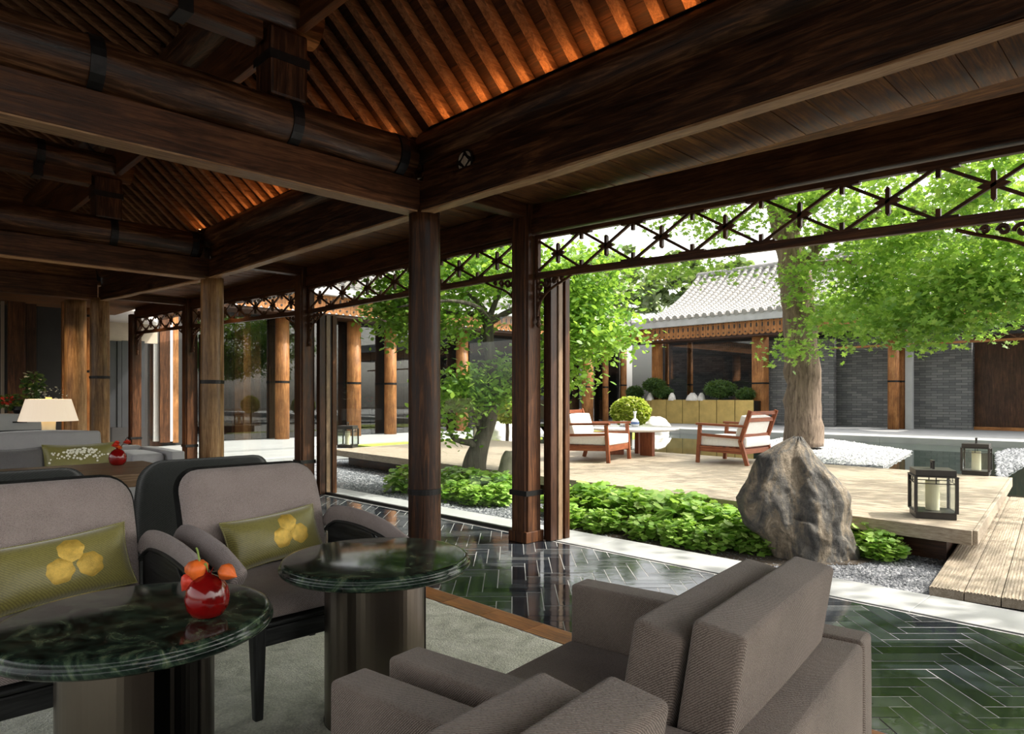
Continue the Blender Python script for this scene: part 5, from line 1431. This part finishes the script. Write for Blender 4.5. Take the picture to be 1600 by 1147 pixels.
# tile roof rows
def roof_line(s): return (XF - 1.0 + 4.2 * s, 4.34 + 1.0 * s + 1.35 * s * s)
def tile_row():
    mb = MB(); n = 22; pts = []; rr = []
    for k in range(n):
        for e in (0, .93):
            x, z = roof_line((k + e) / n); pts.append((x, 0, z)); rr.append(.105 if e == 0 else .088)
    mb.tube(pts, rr, 10); return mb
tr0 = tile_row().build('tile_row', 'roof_tile', far, loc=(0, 4.0, 0), smooth=False)
yy = 4.32
while yy < 15.9:
    o = tr0.copy(); COL.objects.link(o); o.location = (0, yy, 0); yy += .32
MB().grid(lambda u, v: (roof_line(v)[0], 3.8 + 12.2 * u, roof_line(v)[1] - .03), 2, 14).build('roof_bed', 'roof_tile', far)
x, z = roof_line(1)
MB().tube([(x, 3.8, z), (x, 16.0, z)], .14, 12).build('ridge', 'roof_tile', far)
MB().box(XF - 1.02, XF + 4, -2, 3.7, 4.32, 4.45).build('flat_roof', 'grey_stone', far)
MB().box(XF + 3.5, XF + 3.6, -2, 18, PZ, 5).build('rear_backing', 'dark_interior', far)
for i in range(8):
    yb_ = atX(1352, 470, XF).y - .3 - i * .55
    MB().bar((XF - .1, yb_, 2.95), (XF - .1, yb_ - .55, 3.35), .03, .03, (1, 0, 0)).build('lattice_bar', 'frame_wood_y', far)
    MB().bar((XF - .12, yb_, 3.35), (XF - .12, yb_ - .55, 2.95), .03, .03, (1, 0, 0)).build('lattice_bar', 'frame_wood_y', far)
MB().box(XF - .14, XF - .06, -2, atX(1300, 480, XF).y, 2.88, 2.95).build('lattice_rail', 'orange_wood_y', far)

# wing closing the court on the room side
YW = 17.6
wing = thing('court_wing', 'glazed courtyard wing with dark panels and orange fascia beyond the gravel garden', 'building', (0, 0, 0))
MB().box(6.2, XF, YW + 3.0, YW + 3.1, .1, 4).build('rear_wall', 'dark_panel', wing)
for (a, b_, mt) in ((346, 366, 'panel_wood_z'), (367, 392, 'orange_wood_z'), (393, 420, 'dark_panel'), (421, 436, 'table_wood_z'), (448, 470, 'dark_interior'), (518, 540, 'dark_panel'), (541, 548, 'frame_wood_z'), (580, 600, 'dark_panel'), (601, 606, 'frame_wood_z'), (618, 630, 'dark_interior'), (631, 660, 'dark_panel'), (690, 716, 'dark_panel'), (730, 800, 'dark_interior'), (860, 905, 'dark_panel'), (930, 968, 'dark_interior')):
    A, B_ = atY(a, 600, YW + .5), atY(b_, 600, YW + .5); MB().box(A.x, B_.x, YW + .5, YW + .56, .1, 3.7).build('wall_panel', mt, wing)
MB().box(6.2, XF, YW + .25, YW + .26, .12, 3.6).build('window_glazing', 'glass_tinted', wing)
for (px, w, lab) in ((441, .19, 'sunlit timber column on the wing behind the far glazed bay'), (553, .21, 'sunlit orange column with iron band right behind the lantern by the gravel'), (610, .19, 'sunlit orange column of the wing beside the dark round column'), (722, .21, 'sunlit pale orange column of the wing behind the small tree crown'), (918, .24, 'pale timber column of the wing behind the garden chair seen from its back'), (946, .13, 'slim timber column of the wing near the court corner')):
    q = atY(px, 600, YW); timber_post(q.x, YW, w, .10, 3.6, wing)
MB().box(6.0, XF - .6, YW - .65, YW + .3, 3.46, 3.54).build('eave_soffit', 'panel_wood_x', wing)
MB().box(6.0, XF - .6, YW - .95, YW - .6, 4.02, 4.32).build('eave_edge', 'grey_stone', wing)
fw0 = fascia_piece().xf(Matrix(((1, 0, 0, 0), (0, 0, -1, 0), (0, 1, 0, 0), (0, 0, 0, 1)))).build('fascia_board', 'orange_wood_z', wing, loc=(6.1, YW - .7, 4.04))
hw0 = MB().prism([(-.02, -.10), (.02, -.10), (.03, -.22), (0, -.27), (-.03, -.22)], 0, .012).prism([(.03 * math.cos(k * 1.047), -.40 + .03 * math.sin(k * 1.047)) for k in range(6)], 0, .012).xf(Matrix.Translation((0, -.031, 0)) @ Matrix(((1, 0, 0, 0), (0, 0, -1, 0), (0, 1, 0, 0), (0, 0, 0, 1)))).build('fascia_cutout', 'dark_interior', fw0)
xx = 6.315
while xx < XF - .8: rowcopy(fw0, (xx, YW - .7, 4.04)); xx += .215
def roof_w(s): return (YW - 1.0 + 4.2 * s, 4.34 + 1.0 * s + 1.0 * s * s)
mb = MB(); pts = []; rr = []
for k in range(18):
    for e_ in (0, .93): y_, z_ = roof_w((k + e_) / 18); pts.append((0, y_, z_)); rr.append(.105 if e_ == 0 else .088)
tw0 = mb.tube(pts, rr, 8).build('tile_row', 'roof_tile', wing, loc=(6.2, 0, 0))
xx = 6.52
while xx < XF - .8:
    o = tw0.copy(); COL.objects.link(o); o.location = (xx, 0, 0); xx += .32
MB().grid(lambda u, v: (6.0 + (XF - 6.8) * u, roof_w(v)[0], roof_w(v)[1] - .03), 2, 10).build('roof_bed', 'roof_tile', wing)

# distant trees behind the roofs
for i, (px, py, fwd, rx, ry, n, lab) in enumerate(((1080, 440, 46, 150, 55, 5200, 'hazy broad tree crown rising behind the tile roof'), (960, 440, 52, 90, 60, 3200, 'pale tree crown behind the court corner'), (1420, 400, 50, 160, 90, 4200, 'hazy tree crown far behind the flat roof'), (720, 420, 55, 150, 50, 2500, 'distant tree crown behind the wing roof'), (1760, 420, 40, 100, 90, 2500, 'distant tree crown at the far end of the flat roof'))):
    b0 = atF(px, 640, fwd); b0.z = -.1; c = np.array(pxp(px, py, fwd)); s = fwd / FPX
    tree('distant_tree', lab, 'bark_grey', [([tuple(b0), tuple(b0.lerp(Vector(c), .5)), tuple(c)], [.5, .4, .2])], sprays([(px + dx * rx, py + dy * ry, fwd, rx * .42, ry * .45, 2.5, n // 8) for dx, dy in ((-.6, .2), (-.3, -.3), (0, .3), (.2, -.5), (.5, 0), (.75, .3), (-.8, .6), (.3, .5))]), .55, 'leaf_far', 'oval')
